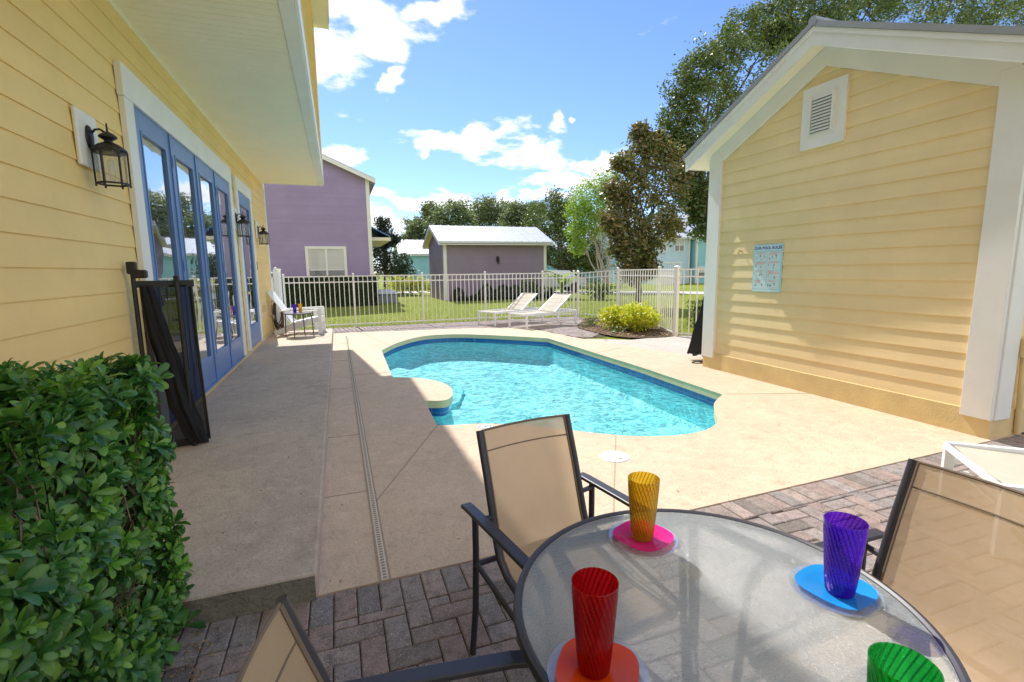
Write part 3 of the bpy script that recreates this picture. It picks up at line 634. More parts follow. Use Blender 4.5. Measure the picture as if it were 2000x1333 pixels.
for sg in (1, -1):
    ye = YR+sg*1.98; P = lambda y, dz: (y, PZ-abs(y-YR)*sl_-dz)
    poly = [P(YR, .085), P(ye, .085), P(ye, .11), P(YR, .11)]; m.prism(poly if sg < 0 else poly[::-1], FX+.025, BX, T)
m.build('soffit', M['cream'], shed)
for sg in (1, -1):
    m = MB(); ye = YR+sg*1.99; P = lambda y, dz: (y, PZ-abs(y-YR)*sl_-dz)
    poly = [P(YR, -.045), P(ye, -.045), P(ye, .135), P(YR, .135)]; m.prism(poly if sg < 0 else poly[::-1], FX, FX+.024, T)
    poly = [P(YR, -.05), P(ye, -.05), P(ye, .0), P(YR, .0)]; m.prism(poly if sg < 0 else poly[::-1], FX-.018, FX-.0005, T)
    yb = ye; m.box(FX+.0245, BX, min(yb, yb-sg*.022), max(yb, yb-sg*.022), EVZ-.11, EVZ+.02); m.build('fascia', M['white'], shed)
for sg in (1, -1):
    m = MB(); ye = YR+sg*2.03; P = lambda y, dz: (y, PZ-abs(y-YR)*sl_-dz)
    poly = [P(YR, -.11), P(ye, -.11), P(ye, -.052), P(YR, -.052)]; m.prism(poly if sg < 0 else poly[::-1], FX-.03, BX+.1, T)
    xx = FX+.3
    while xx < BX:
        poly = [P(YR, -.14), P(ye, -.14), P(ye, -.109), P(YR, -.109)]; m.prism(poly if sg < 0 else poly[::-1], xx, xx+.02, T); xx += .4
    m.build('roof', M['roof_grey'], shed)
m = MB(); m.tube([(FX-.032, YR, PZ+.10), (BX, YR, PZ+.10)], .05, 10); m.build('ridge_cap', M['roof_grey'], shed)
m = MB(); m.box(GX-.04, GX-.0, 3.93, 4.45, 2.80, 3.46); v_ = m.build('vent_frame', M['white'], shed, bevel=.004)
m = MB(); m.box(GX-.048, GX-.0405, 4.03, 4.35, 2.92, 3.36); m.build('vent_panel', M['white'], v_)
m = MB(); m.box(GX-.0535, GX-.0485, 4.07, 4.31, 2.955, 3.33); m.build('vent_back', M['grey'], v_)
m = MB()
for k in range(11):
    z = 2.965+k*.034; m.add([(GX-.055, 4.075, z+.024), (GX-.055, 4.305, z+.024), (GX-.072, 4.305, z), (GX-.072, 4.075, z), (GX-.052, 4.075, z+.026), (GX-.052, 4.305, z+.026), (GX-.069, 4.305, z-.003), (GX-.069, 4.075, z-.003)], [(0, 1, 2, 3), (7, 6, 5, 4), (0, 3, 7, 4), (1, 5, 6, 2), (3, 2, 6, 7), (0, 4, 5, 1)])
m.box(GX-.075, GX-.0485, 4.045, 4.068, 2.94, 3.35); m.box(GX-.075, GX-.0485, 4.312, 4.335, 2.94, 3.35); m.build('louvres', M['white'], v_)
m = MB(); m.tube([(5.50, Y0-.045, .02), (5.47, Y0-.045, .45), (5.45, Y0-.045, .70)], .022, 10); m.tube([(5.445, Y0-.02, .72), (5.445, Y0-.02, .72+.001)], .02); m.build('conduit', M['yellow_base'], shed, smooth=True)
m = MB(); m.cbox((5.44, Y0-.055, .78), .11, .07, .17, .008); m.build('electrical_box', M['yellow_base'], shed)
m = MB(); m.box(5.9, 9.5, Y0-.5, Y0-.45, 0, .05); 
m = MB(); m.tube([(GX-.012, 5.262, 1.695), (GX-.055, 5.262, 1.70), (GX-.06, 5.262, 1.70)], .008, 8); m.tube([(GX-.055, 5.262, 1.71), (GX-.055, 5.262, 1.66), (GX-.075, 5.262, 1.655), (GX-.08, 5.262, 1.68)], .006, 8)
tag(m.build('wall_hook', M['brass']), 'small brass hook on the yellow shed wall left of the rules sign', 'hook')
# pool rules sign
sg_ = empty('rules_sign', (GX-.012, 4.82, 1.47), 0, 'pale blue pool rules sign with eight picture panels on the yellow shed wall', 'sign')
sy0, sy1, sz0, sz1 = 4.605, 5.05, 1.165, 1.765
M['signblue'] = plain('sign_light_blue', (.40, .66, .74), .35); M['signwhite'] = plain('sign_panel_white', (.62, .74, .78), .35); M['signred'] = plain('sign_red_print', (.75, .38, .36), .4); M['signdark'] = plain('sign_dark_print', (.05, .07, .16), .4); M['signnavy'] = plain('sign_navy_print', (.03, .10, .36), .4)
m = MB(); m.box(GX-.018, GX-.012, sy0, sy1, sz0, sz1); m.build('board', M['signblue'], sg_)
def sgq(mb, u0, u1, v0, v1, off):   # u: 0 left (far, +Y) .. 1 right ; v: 0 bottom .. 1 top
    ya = sy1-(sy1-sy0)*u0; yb = sy1-(sy1-sy0)*u1; za = sz0+(sz1-sz0)*v0; zb = sz0+(sz1-sz0)*v1; x = GX-.018-off
    mb.add([(x, ya, za), (x, yb, za), (x, yb, zb), (x, ya, zb)], [(0, 1, 2, 3)])
m = MB(); sgq(m, .05, .95, .87, .97, .0004); m2 = MB(); rr = random.Random(5); m3 = MB()
for c in range(2):
    for r_ in range(4):
        u0 = .05+c*.455; u1 = u0+.435; v1 = .835-r_*.195; v0 = v1-.185; sgq(m, u0, u1, v0, v1, .0004)
        for k in range(2 if (r_+c) % 2 else 1):
            a = u0+rr.uniform(.01, .08); sgq(m2, a, min(u1-.02, a+rr.uniform(.2, .36)), v1-.028-k*.028, v1-.010-k*.028, .0008)
        for k in range(rr.randint(2, 4)):
            a = rr.uniform(u0+.03, u1-.09); b = rr.uniform(v0+.02, v1-.085); sgq(m3, a, a+rr.uniform(.015, .05), b, b+rr.uniform(.01, .03), .0008)
            sgq(m3, a+.01, a+.02, b, b+.05, .0010)
sgq(m, .05, .95, .01, .05, .0004)
wp_ = m.build('picture_panels', M['signwhite'], sg_); merge(wp_, m2, M['signred']); merge(wp_, m3, M['signdark'])
def text_mesh(body, size, mat, M4, name, parent=None, bold=0.0):
    cu = bpy.data.curves.new(name, 'FONT'); cu.body = body; cu.size = size; cu.align_x = 'CENTER'; cu.align_y = 'CENTER'; cu.offset = bold; cu.space_character = 1.08
    to = bpy.data.objects.new('tmp', cu); col.objects.link(to); bpy.context.view_layer.update()
    me = bpy.data.meshes.new_from_object(to); bpy.data.objects.remove(to)
    mb = MB(); mb.add([M4 @ v.co for v in me.vertices], [tuple(p.vertices) for p in me.polygons]); return mb.build(name, mat, parent)
# sign faces -X: text right = -Y, up = Z
text_mesh('OUR POOL RULES', .048, M['signnavy'], Matrix(((0, 0, -1, GX-.0192), (-1, 0, 0, (sy0+sy1)/2), (0, 1, 0, sz0+(sz1-sz0)*.92), (0, 0, 0, 1))), 'title_lettering', sg_, .0022)
# folded mesh fence leaning at the shed's far corner
nt = empty('folded_pool_fence', (5.38, 6.15, 0), 0, 'folded dark pool mesh fence leaning on the far corner of the yellow shed', 'mesh fence')
m = MB(); ap = Vector((5.40, 6.02, 1.42))
vs = []; NP = 36; outl = [(5.27, 6.46), (5.33, 6.30), (5.36, 6.16), (5.42, 6.06), (5.42, 5.95), (5.60, 5.97), (5.64, 6.40)]
def oat(t): t = t % 1*7; a_ = int(t); p_ = Vector(outl[a_ % 7]).lerp(Vector(outl[(a_+1) % 7]), t-a_); return p_
cen_ = Vector((5.45, 6.2))
for L_ in range(9):
    f_ = L_/8
    for k in range(NP): p_ = oat(k/NP); p_ = cen_+(p_-cen_)*(1+.10*((k % 3)-1)*(1-f_*.4)); b_ = Vector((p_.x, p_.y, .10+.02*math.sin(k*.9))); tp_ = ap+Vector(((p_.x-cen_.x)*.12, (p_.y-cen_.y)*.12, .03*math.sin(k))); vs.append(b_.lerp(tp_, f_)+Vector((.008*math.sin(L_*1.7+k), .008*math.cos(L_*2.1+k), 0)))
m.add(vs, [(L_*NP+k, L_*NP+(k+1) % NP, (L_+1)*NP+(k+1) % NP, (L_+1)*NP+k) for L_ in range(8) for k in range(NP)]+[tuple(8*NP+k for k in range(NP))])
m.build('mesh_panel', M['netdark'], nt)
m = MB(); m.tube([(5.31, 6.43, .10), (5.40, 6.03, 1.44)], .012); m.tube([(5.40, 6.13, .0), (5.41, 6.03, 1.42)], .011); m.tube([(5.45, 5.99, .03), (5.43, 6.0, 1.40)], .011); m.build('pole', M['black'], nt)
m = MB(); m.lathe([(.004, 0)]*1, seg=3) if False else None
m.tube([(5.25+.09*math.cos(a), 6.13+.07*math.sin(a), .014) for a in [k*PI/10 for k in range(21)]], .007, 6); m.build('strap', M['black'], nt)

# ------------------------------------------------------------------ safety mesh gate by the hedge
gt = empty('pool_safety_gate', (-1.2, 4.36, .13), 0, 'black mesh pool safety gate folded against the blue doors behind the hedge', 'safety gate')
P0 = Vector((-1.378, 4.34, .13)); P1 = Vector((-1.145, 4.37, .13)); P2 = Vector((-1.075, 4.42, .13)); zt = 1.41
m = MB()
def netq(a, b, z0, z1, n=6, bul=.0):
    vs = [];
    for i in range(n+1):
        t = i/n; p = a.lerp(b, t); d = (b-a).normalized(); nn_ = Vector((-d.y, d.x, 0))*math.sin(t*PI)*bul
        vs += [p+nn_+Vector((0, 0, z0-.13)), p+nn_+Vector((0, 0, z1-.13))]
    m.add(vs, [(2*i, 2*i+2, 2*i+3, 2*i+1) for i in range(n)])
netq(P0, P1, .17, zt-.01, 6, .02); netq(P1, P2+Vector((.02, 0, 0)), .17, zt-.01); m.build('mesh_panel', M['net'], gt)
m = MB(); ro = [Vector((-1.33, 4.33, 1.40)), Vector((-1.30, 4.35, 1.1)), Vector((-1.25, 4.38, .8)), Vector((-1.20, 4.38, .45)), Vector((-1.12, 4.38, .17))]
rvs = []; S_ = 40; K_ = 24
for i in range(K_+1):
    t_ = i/K_*(len(ro)-1); a_ = min(int(t_), len(ro)-2); p_ = ro[a_].lerp(ro[a_+1], t_-a_); rad_ = (.035, .055, .068, .078, .065)[a_]*(1-(t_-a_))+(.035, .055, .068, .078, .065)[a_+1]*(t_-a_)
    for k in range(S_): th = 2*PI*k/S_; q_ = rad_*(1+.16*math.sin(6*th+i*.12)+.10*math.sin(11*th-i*.2)+.06*math.sin(i*1.3+th)); rvs.append(p_+Vector((math.cos(th)*q_, math.sin(th)*q_*.8, 0)))
m.add(rvs, [(i*S_+k, i*S_+(k+1) % S_, (i+1)*S_+(k+1) % S_, (i+1)*S_+k) for i in range(K_) for k in range(S_)]); m.build('rolled_mesh', M['netdark'], gt, smooth=True)
for p, q in ((P0+Vector((-.03, 0, 0)), P0+Vector((-.03, 0, 1.40))), (P1, P1+Vector((0, 0, 1.31)))):
    m = MB(); m.tube([p, q], .016, 8); m.build('post', M['black'], gt, smooth=True)
m = MB(); m.bar(P0+Vector((-.03, 0, zt-.13)), P2+Vector((.03, 0, zt-.13)), .02, .05); m.bar(P0+Vector((0, 0, .03)), P2+Vector((.02, 0, .03)), .02, .05); m.bar(P2+Vector((.025, 0, .03)), P2+Vector((.0, 0, zt-.13)), .014, .02); m.build('hem', M['black'], gt)
m = MB(); m.cbox(P0+Vector((-.03, 0, 1.40)), .06, .05, .09, .008); m.cbox(P0+Vector((.01, 0, 1.355)), .10, .055, .06, .01); m.build('latch', M['black'], gt); m = MB(); m.cbox(P1+Vector((0, 0, 1.315)), .034, .034, .05, .004); m.build('post_cap', M['black'], gt)

# ------------------------------------------------------------------ hose on the house corner
hs_ = empty('garden_hose', (WX+.1, 12.5, .6), 0, 'coiled brown garden hose hanging at the yellow house corner', 'hose')
m = MB()
for k in range(9):
    pts = []; w0 = .075+.010*(k % 4); h0 = .26+.022*k
    for j in range(29):
        th = 2*PI*j/28; pts.append((-1.335+w0*math.sin(th)+.012*math.sin(k*2.1+th*2), 12.55+.02*(k-4)+.03*math.cos(th*3+k), .56-(h0-.27)*.5+h0*math.cos(th)*.95))
    m.tube(pts, .012, 6)
m.build('coil', M['hose'], hs_, smooth=True)
m = MB(); m.tube([(WX+.01, 12.52, .84), (WX+.16, 12.55, .84), (WX+.17, 12.55, .90)], .02, 8); m.build('bracket', M['steel'], hs_)
m = MB(); m.tube([(WX+.01, 12.30, .52), (WX+.08, 12.28, .50)], .022, 8); m.tube([(WX+.06, 12.28, .44), (WX+.06, 12.28, .54)], .012, 8); m.build('tap', M['steel'], hs_)

# ------------------------------------------------------------------ picket fences
def fence_run(pts, tops, root, gap=.125, first_post=True, post_w=.05, bottom=.08):
    for i, (p, zt) in enumerate(zip(pts, tops)):
        pw = post_w if not isinstance(post_w, (list, tuple)) else post_w[i]
        m = MB(); d = Vector(pts[min(i+1, len(pts)-1)])-Vector(pts[max(i-1, 0)]); rot = math.atan2(d.y, d.x); mt = Matrix.Translation((p[0], p[1], 0)) @ Matrix.Rotation(rot, 4, 'Z')
        m.cbox((0, 0, (zt+.03-.02)/2), pw, pw, zt+.05, .004, mt); po = m.build('post', M['fence'], root)
        m = MB(); m.cbox((0, 0, zt+.045), pw+.012, pw+.012, .02, .005, mt); m.add([mt @ Vector(v) for v in ((-pw/2, -pw/2, zt+.055), (pw/2, -pw/2, zt+.055), (pw/2, pw/2, zt+.055), (-pw/2, pw/2, zt+.055), (0, 0, zt+.075))], [(0, 1, 4), (1, 2, 4), (2, 3, 4), (3, 0, 4)]); m.build('post_cap', M['fence'], po)
    for i in range(len(pts)-1):
        a, b = Vector((*pts[i], 0)), Vector((*pts[i+1], 0)); za, zb = tops[i], tops[i+1]; m = MB(); L = (b-a).length; n = max(1, round(L/gap))
        for (da, hg) in ((-.012, .028), (-.165, .028)): m.bar(a+Vector((0, 0, za+da)), b+Vector((0, 0, zb+da)), .026, hg)
        m.bar(a+Vector((0, 0, .075)), b+Vector((0, 0, .075)), .026, .028)
        rot = math.atan2(b.y-a.y, b.x-a.x)
        for k in range(1, n):
            p = a.lerp(b, k/n); z1 = za+(zb-za)*k/n-.014; mt = Matrix.Translation(p) @ Matrix.Rotation(rot, 4, 'Z'); m.box(-.0095, .0095, -.0095, .0095, .02, z1, mt)
        m.build('picket_panel', M['fence'], root)
fa = empty('picket_fence', (3, 14, 0), 0, 'white aluminium picket fence along the back of the pool deck', 'fence')
fence_run([(-1.30, 13.98), (.42, 14.0), (2.28, 14.0), (4.13, 14.0), (5.98, 14.0), (7.05, 14.0)], [1.385, 1.385, 1.385, 1.385, 1.385, 1.385], fa)
fb = empty('picket_fence', (7.2, 11, 0), 0, 'white aluminium picket fence and gate running from the back corner towards the yellow shed', 'fence')
fence_run([(7.16, 13.92), (7.78, 12.6), (7.36, 10.05), (6.93, 8.84), (8.15, 6.6)], [1.37, 1.455, 1.465, 1.465, 1.465], fb, post_w=[.06, .055, .055, .085, .06], gap=.15)
m = MB(); m.cbox((7.0, 8.88, 1.25), .03, .06, .16, .004); m.build('gate_hinge', M['fence'], fb); m = MB(); m.cbox((7.0, 8.88, .4), .03, .06, .10, .004); m.build('gate_hinge', M['fence'], fb)
vp = empty('vinyl_fence_end', (-1.42, 13.3, 0), 0, 'white vinyl fence end with capped post at the yellow house corner', 'fence')
m = MB(); m.box(-1.47, -1.42, 12.9, 13.9, .02, 1.50); m.box(-1.49, -1.40, 12.9, 13.9, 1.38, 1.48); m.build('panel', M['plastic'], vp, bevel=.004)
m = MB(); m.cbox((-1.40, 13.92, .78), .11, .11, 1.56, .005); m.cbox((-1.40, 13.92, 1.57), .13, .13, .03, .008); m.build('post', M['plastic'], vp)
m = MB(); m.cbox((-1.36, 12.95, .78), .10, .10, 1.50, .005); m.cbox((-1.36, 12.95, 1.54), .12, .12, .03, .008); m.lathe([(.035, 1.555), (.045, 1.57), (.03, 1.60), (0, 1.62)], (-1.36, 12.95, 0), 12); m.build('post', M['plastic'], vp)

# ------------------------------------------------------------------ sun loungers
def make_lounger():
    t = empty('sun_lounger', (0, 0, 0), 0, 'x', 'sun lounger', 'white framed sun loungers with cream sling'); L, W_, z = 1.9, .66, .36
    m = MB()
    for s in (-1, 1): m.bar((0, s*W_/2, z), (L, s*W_/2, z), .035, .05)
    m.bar((0, -W_/2, z), (0, W_/2, z), .022, .03); m.bar((L, -W_/2, z), (L, W_/2, z), .035, .05); m.bar((.10, -W_/2+.02, .20), (.10, W_/2-.02, .20), .03, .03); m.bar((L-.1, -W_/2+.02, .12), (L-.1, W_/2-.02, .12), .025, .025); m.bar((1.05, -W_/2, z-.04), (1.05, W_/2, z-.04), .03, .03)
    m.build('frame', M['plastic'], t)
    for x in (.02, L-.02):
        for s in (-1, 1): m = MB(); m.cbox((x, s*W_/2, z/2), .05, .045, z, .004); m.build('leg', M['plastic'], t)
    m = MB(); n = 8; vs = []
    for i in range(n+1):
        x = .03+1.07*i/n; zz = z+.012-.014*math.sin(PI*i/n)
        for j in range(5): yv = -W_/2+.02+(W_-.04)*j/4; vs.append((x, yv, zz-.012*math.sin(PI*j/4)))
    m.add(vs, [(i*5+j, (i+1)*5+j, (i+1)*5+j+1, i*5+j+1) for i in range(n) for j in range(4)]); m.build('seat_sling', M['cream_sling'], t, smooth=True)
    a = Vector((1.08, 0, z+.02)); b = Vector((1.70, 0, z+.44)); br_ = MB()
    for s in (-1, 1): br_.bar(a+Vector((0, s*.29, 0)), b+Vector((0, s*.29, 0)), .03, .03)
    br_.bar(b+Vector((0, -.305, 0)), b+Vector((0, .305, 0)), .03, .03)
    for s in (-1, 1): br_.bar((1.50, s*.27, z+.26), (1.72, s*.27, z+.0), .018, .018)
    k = br_.build('backrest_frame', M['plastic'], t)
    m = MB(); vs = []
    for i in range(6):
        p = a.lerp(b, i/5)
        for j in range(5): vs.append((p.x, -.285+.57*j/4, p.z+.014-.01*math.sin(PI*j/4)))
    m.add(vs, [(i*5+j, (i+1)*5+j, (i+1)*5+j+1, i*5+j+1) for i in range(5) for j in range(4)]); bs = m.build('back_sling', M['cream_sling'], t, smooth=True)
    m = MB()
    for f in (.28, .5, .72): p = a.lerp(b, f); m.bar(p+Vector((0, -.28, .018)), p+Vector((0, .28, .018)), .006, .003)
    m.build('seam', M['plastic'], bs)
    return t
lg = make_lounger(); l2 = copy_tree(lg); l3 = copy_tree(lg)
def lg_place(o, corner, head, lab):      # corner = right-hand foot corner seen from the foot
    a = R(head); n = Vector((-math.sin(a), math.cos(a))); c = Vector(corner)+n*.33; place(o, (c.x, c.y, 0), a, lab)
lg_place(lg, (4.41, 11.38), 22, 'cream sun lounger nearest the shrub bed, in front of the other by the fence')
lg_place(l2, (3.88, 12.36), 24, 'cream sun lounger with fence shadows across its raised back, nearest the picket fence')
a = R(-42); place(l3, (3.31, 1.615, 0), a, 'white framed sun lounger cut by the right edge, behind the right dining chair')

# ------------------------------------------------------------------ adirondack chairs
def make_adir():
    t = empty('adirondack_chair', (0, 0, 0), 0, 'x', 'garden chair', 'white adirondack chairs by the fence')
    def slat(p, q, wd, th, up=(0, 0, 1)): m.bar(p, q, wd, th, up)
    m = MB()
    for k in range(5): yv = -.20+.1*k; slat((-.18, yv, .24), (-.62, yv*1.25, .92+.04*math.cos(yv*6)), .085, .02, (1, 0, .6))
    slat((-.33, -.27, .52), (-.33, .27, .52), .02, .07); m.build('backrest', M['plastic'], t)
    m = MB()
    for k in range(6): x = -.15+.10*k; z = .26+.022*k+(.0 if k < 5 else -.01); slat((x, -.26, z), (x, .26, z), .085, .02)
    slat((.43, -.28, .31), (.43, .28, .31), .02, .13); m.build('seat', M['plastic'], t)
    for s in (-1, 1): m = MB(); slat((-.40, s*.31, .53), (.42, s*.31, .56), .12, .022); m.build('armrest', M['plastic'], t)
    for s in (-1, 1):
        m = MB(); slat((.40, s*.27, 0), (.40, s*.27, .55), .085, .025, (0, 1, 0)); m.build('leg', M['plastic'], t)
        m = MB(); slat((-.55, s*.245, .03), (.40, s*.245, .33), .025, .10); m.build('leg', M['plastic'], t)
    return t
ad = make_adir(); ad2 = copy_tree(ad)
place(ad, (-.78, 11.98, .13), R(-6), 'white adirondack chair directly behind the small round side table')
place(ad2, (-.95, 13.2, .0), R(4), 'white adirondack chair farther back, right against the picket fence')
st_ = empty('side_table', (-.82, 11.38, .13), 0, 'small round brown metal side table on the far end of the porch slab', 'side table')
m = MB(); c = Vector((-.82, 11.38, .13)); m.lathe([(.0, .505), (.275, .505), (.285, .498), (.285, .485), (.27, .48), (0, .48)], c, 32); m.build('tabletop', M['bronze'], st_)
for k in range(4):
    a = PI/4+k*PI/2+.5; q = lambda r, z: c+Vector((r*math.cos(a), r*math.sin(a), z)); m = MB(); m.tube([q(.18, .475), q(.25, .475), q(.275, .45), q(.285, .2), q(.295, 0)], .011, 8); m.build('leg', M['bronze'], st_, smooth=True)

# ------------------------------------------------------------------ cups and plates
def cup_mesh(rb, rt, h, ribs=26, twist=1.5):
    prof = []; seg = ribs*6
    nz = 22
    def fn(r, z, th, i):
        t = z/h; amp = .0012*min(1, max(0, (t-.04)*8))*min(1, max(0, (.97-t)*12)); return r+amp*math.cos(ribs*(th+twist*t))
    outer = [(rb*.92, .001), (rb, .004)]+[(rb+(rt-rb)*(i/nz)**.9, .004+(h-.004)*i/nz) for i in range(1, nz+1)]
    inner = [(r-.0022, z) for r, z in reversed(outer[1:])]
    inner[-1] = (inner[-1][0], .009)
    m = MB(); m.lathe(outer+[(rt-.0011, h+.001)]+inner+[(.0005, .008)], seg=seg, fn=lambda r, z, th, i: fn(r, z, th, i) if i < len(outer) else (fn(r, z, th, i) if r > .01 else r))
    k = len(m.v); m.add([(.0005*math.cos(a), 0, .001) for a in (0,)], []); m.lathe([(.0005, .001), (rb*.92, .001)], seg=seg); return m
cups = {'yellow': ((1.0, .74, .06), (1.0, .62, .03)), 'red': ((1.0, .02, .03), (.90, .01, .015)), 'purple': ((.30, .08, .95), (.22, .03, .85)), 'green': ((.04, .85, .15), (.02, .75, .08))}
TZ = .680
for nme, (x, y, z, h, lab) in {'yellow': (.807, 1.146, TZ+.012, .185, 'yellow swirl-ribbed plastic tumbler standing on the pink plate'), 'red': (.436, .768, TZ+.012, .19, 'red swirl-ribbed plastic tumbler standing on the orange plate'),
                               'purple': (1.113, .767, TZ+.012, .185, 'purple swirl-ribbed plastic tumbler standing on the blue plate'), 'green': (.775, .427, TZ+.012, .19, 'green swirl-ribbed plastic tumbler at the bottom edge of the photo')}.items():
    mt_ = tinted(nme+'_plastic', *cups[nme], k=.34 if nme != 'yellow' else .30, tr=.72)
    m = cup_mesh(.031, .0455, h); o = m.build('tumbler', mt_, smooth=True); o.location = (x, y, z); o.rotation_euler = (0, 0, rnd.random()); tag(o, lab, 'cup', 'coloured plastic tumblers on the dining table')
m = cup_mesh(.03, .042, .18, 14); o = m.build('tumbler', bpy.data.materials['purple_plastic'], smooth=True); o.location = (-.88, 11.33, .636); tag(o, 'purple tumbler on the small round side table', 'cup', 'tumblers on the side table')
m = cup_mesh(.03, .042, .18, 14); o = m.build('tumbler', bpy.data.materials['yellow_plastic'], smooth=True); o.location = (-.78, 11.46, .636); tag(o, 'yellow tumbler behind the purple one on the small round side table', 'cup', 'tumblers on the side table')
def plate_set(x, y, colr, cname, rot, lab, lab2, rc=.100, rp=.085):
    m = MB(); m.lathe([(.0005, .001), (.06, .001), (.068, .0015), (.092, .0055), (rc, .007), (rc, .0085), (.092, .0075), (.068, .0035), (.0005, .003)], seg=64); o = m.build('plate', M['clear'], smooth=True); o.location = (x, y, TZ+.001); tag(o, lab2, 'plate', 'clear plastic plates under the coloured plates')
    mm = MT(cname+'_plate_plastic'); b = mm.bsdf(colr, .15, .6); tl = mm.n('ShaderNodeBsdfTranslucent'); tl.inputs[0].default_value = (*colr, 1); T_ = mm.n('ShaderNodeBsdfTransparent'); T_.inputs[0].default_value = (*[min(1, c+.3) for c in colr], 1)
    mt_ = mm.done(mm.mixs(.9, T_.outputs[0], mm.mixs(.4, b, tl.outputs[0])))
    def fn(r, z, th, i):
        k = (abs(math.cos(th))**3.0+abs(math.sin(th))**3.0)**(-1/3.0); s = min(1, r/rp); return r*(1+(k*.93-1)*s)
    m = MB(); m.lathe([(.0005, .0095), (.050, .0095), (.054, .0100), (.058, .0115), (.075, .0135), (rp, .0165), (rp, .0178), (.075, .0155), (.058, .0135), (.054, .0115), (.0005, .0112)], seg=96, fn=fn); o = m.build('plate', mt_, smooth=True); o.location = (x, y, TZ+.001-.001); o.rotation_euler = (0, 0, rot); tag(o, lab, 'plate', 'coloured plates on the dining table')
plate_set(.812, 1.150, (.95, .03, .33), 'pink', .35, 'hot pink rounded-square plate under the yellow tumbler', 'clear round plate beneath the pink plate')
plate_set(.441, .762, (.95, .12, .01), 'orange', .9, 'orange rounded-square plate under the red tumbler', 'clear round plate beneath the orange plate')
plate_set(1.118, .782, (.03, .42, .90), 'blue', .2, 'sky blue rounded plate under the purple tumbler', 'clear round plate beneath the blue plate')
# ------------------------------------------------------------------ dining table
tc_ = Vector((.80, .853, 0)); RT = .465
tb = empty('dining_table', tc_, 0, 'round patio dining table with textured glass top and dark metal rim', 'table')
m = MB(); m.lathe([(RT-.012, TZ-.006), (RT-.012, TZ), (.0005, TZ)], tc_, 96); gt_ = m.build('glass_top', M['tglass'], tb)
m = MB(); m.lathe([(.0005, TZ-.006), (RT-.012, TZ-.006)], tc_, 96); mu = MT('glass_underside'); tu = mu.n('ShaderNodeBsdfTransparent'); tu.inputs[0].default_value = (.96, .98, .98, 1); merge(gt_, m, mu.done(tu.outputs[0]))
m = MB(); m.lathe([(RT-.011, TZ+.002), (RT-.004, TZ+.006), (RT+.006, TZ+.003), (RT+.010, TZ-.008), (RT+.006, TZ-.022), (RT-.011, TZ-.022)], tc_, 96, close=True); m.build('rim', M['bronze'], tb, smooth=True)
cr = [(.50, .70), (.515, 1.24), (1.05, 1.235), (1.20, .53), ]
cs = [Vector((x, y, TZ-.0195)) for x, y in ((.50, .66), (.56, 1.235), (1.06, 1.225), (1.225, .66), (.85, .42))]
m = MB()
for i in range(5): m.bar(cs[i], cs[(i+1) % 5], .036, .022)
m.build('frame', M['bronze'], tb)
for k in (0, 1, 2, 3):
    p = cs[k]; d = (p-Vector((tc_.x, tc_.y, p.z))); q = lambda f, z: Vector((tc_.x+d.x*f, tc_.y+d.y*f, z)); m = MB(); m.tube([q(.98, TZ-.04), q(.93, .60), q(.72, .45), q(.70, .25), q(.88, .06), q(.95, 0)], .016, 10); m.build('leg', M['bronze'], tb, smooth=True)
m = MB(); m.lathe([(.11, .30), (.125, .31), (.14, .30), (.125, .29)], tc_, 24, close=True)
for k in range(4): d = (cs[k]-Vector((tc_.x, tc_.y, cs[k].z))); m.tube([tc_+Vector((d.x*.3, d.y*.3, .3)), tc_+Vector((d.x*.70, d.y*.70, .3))], .010)
m.build('stretcher', M['bronze'], tb)
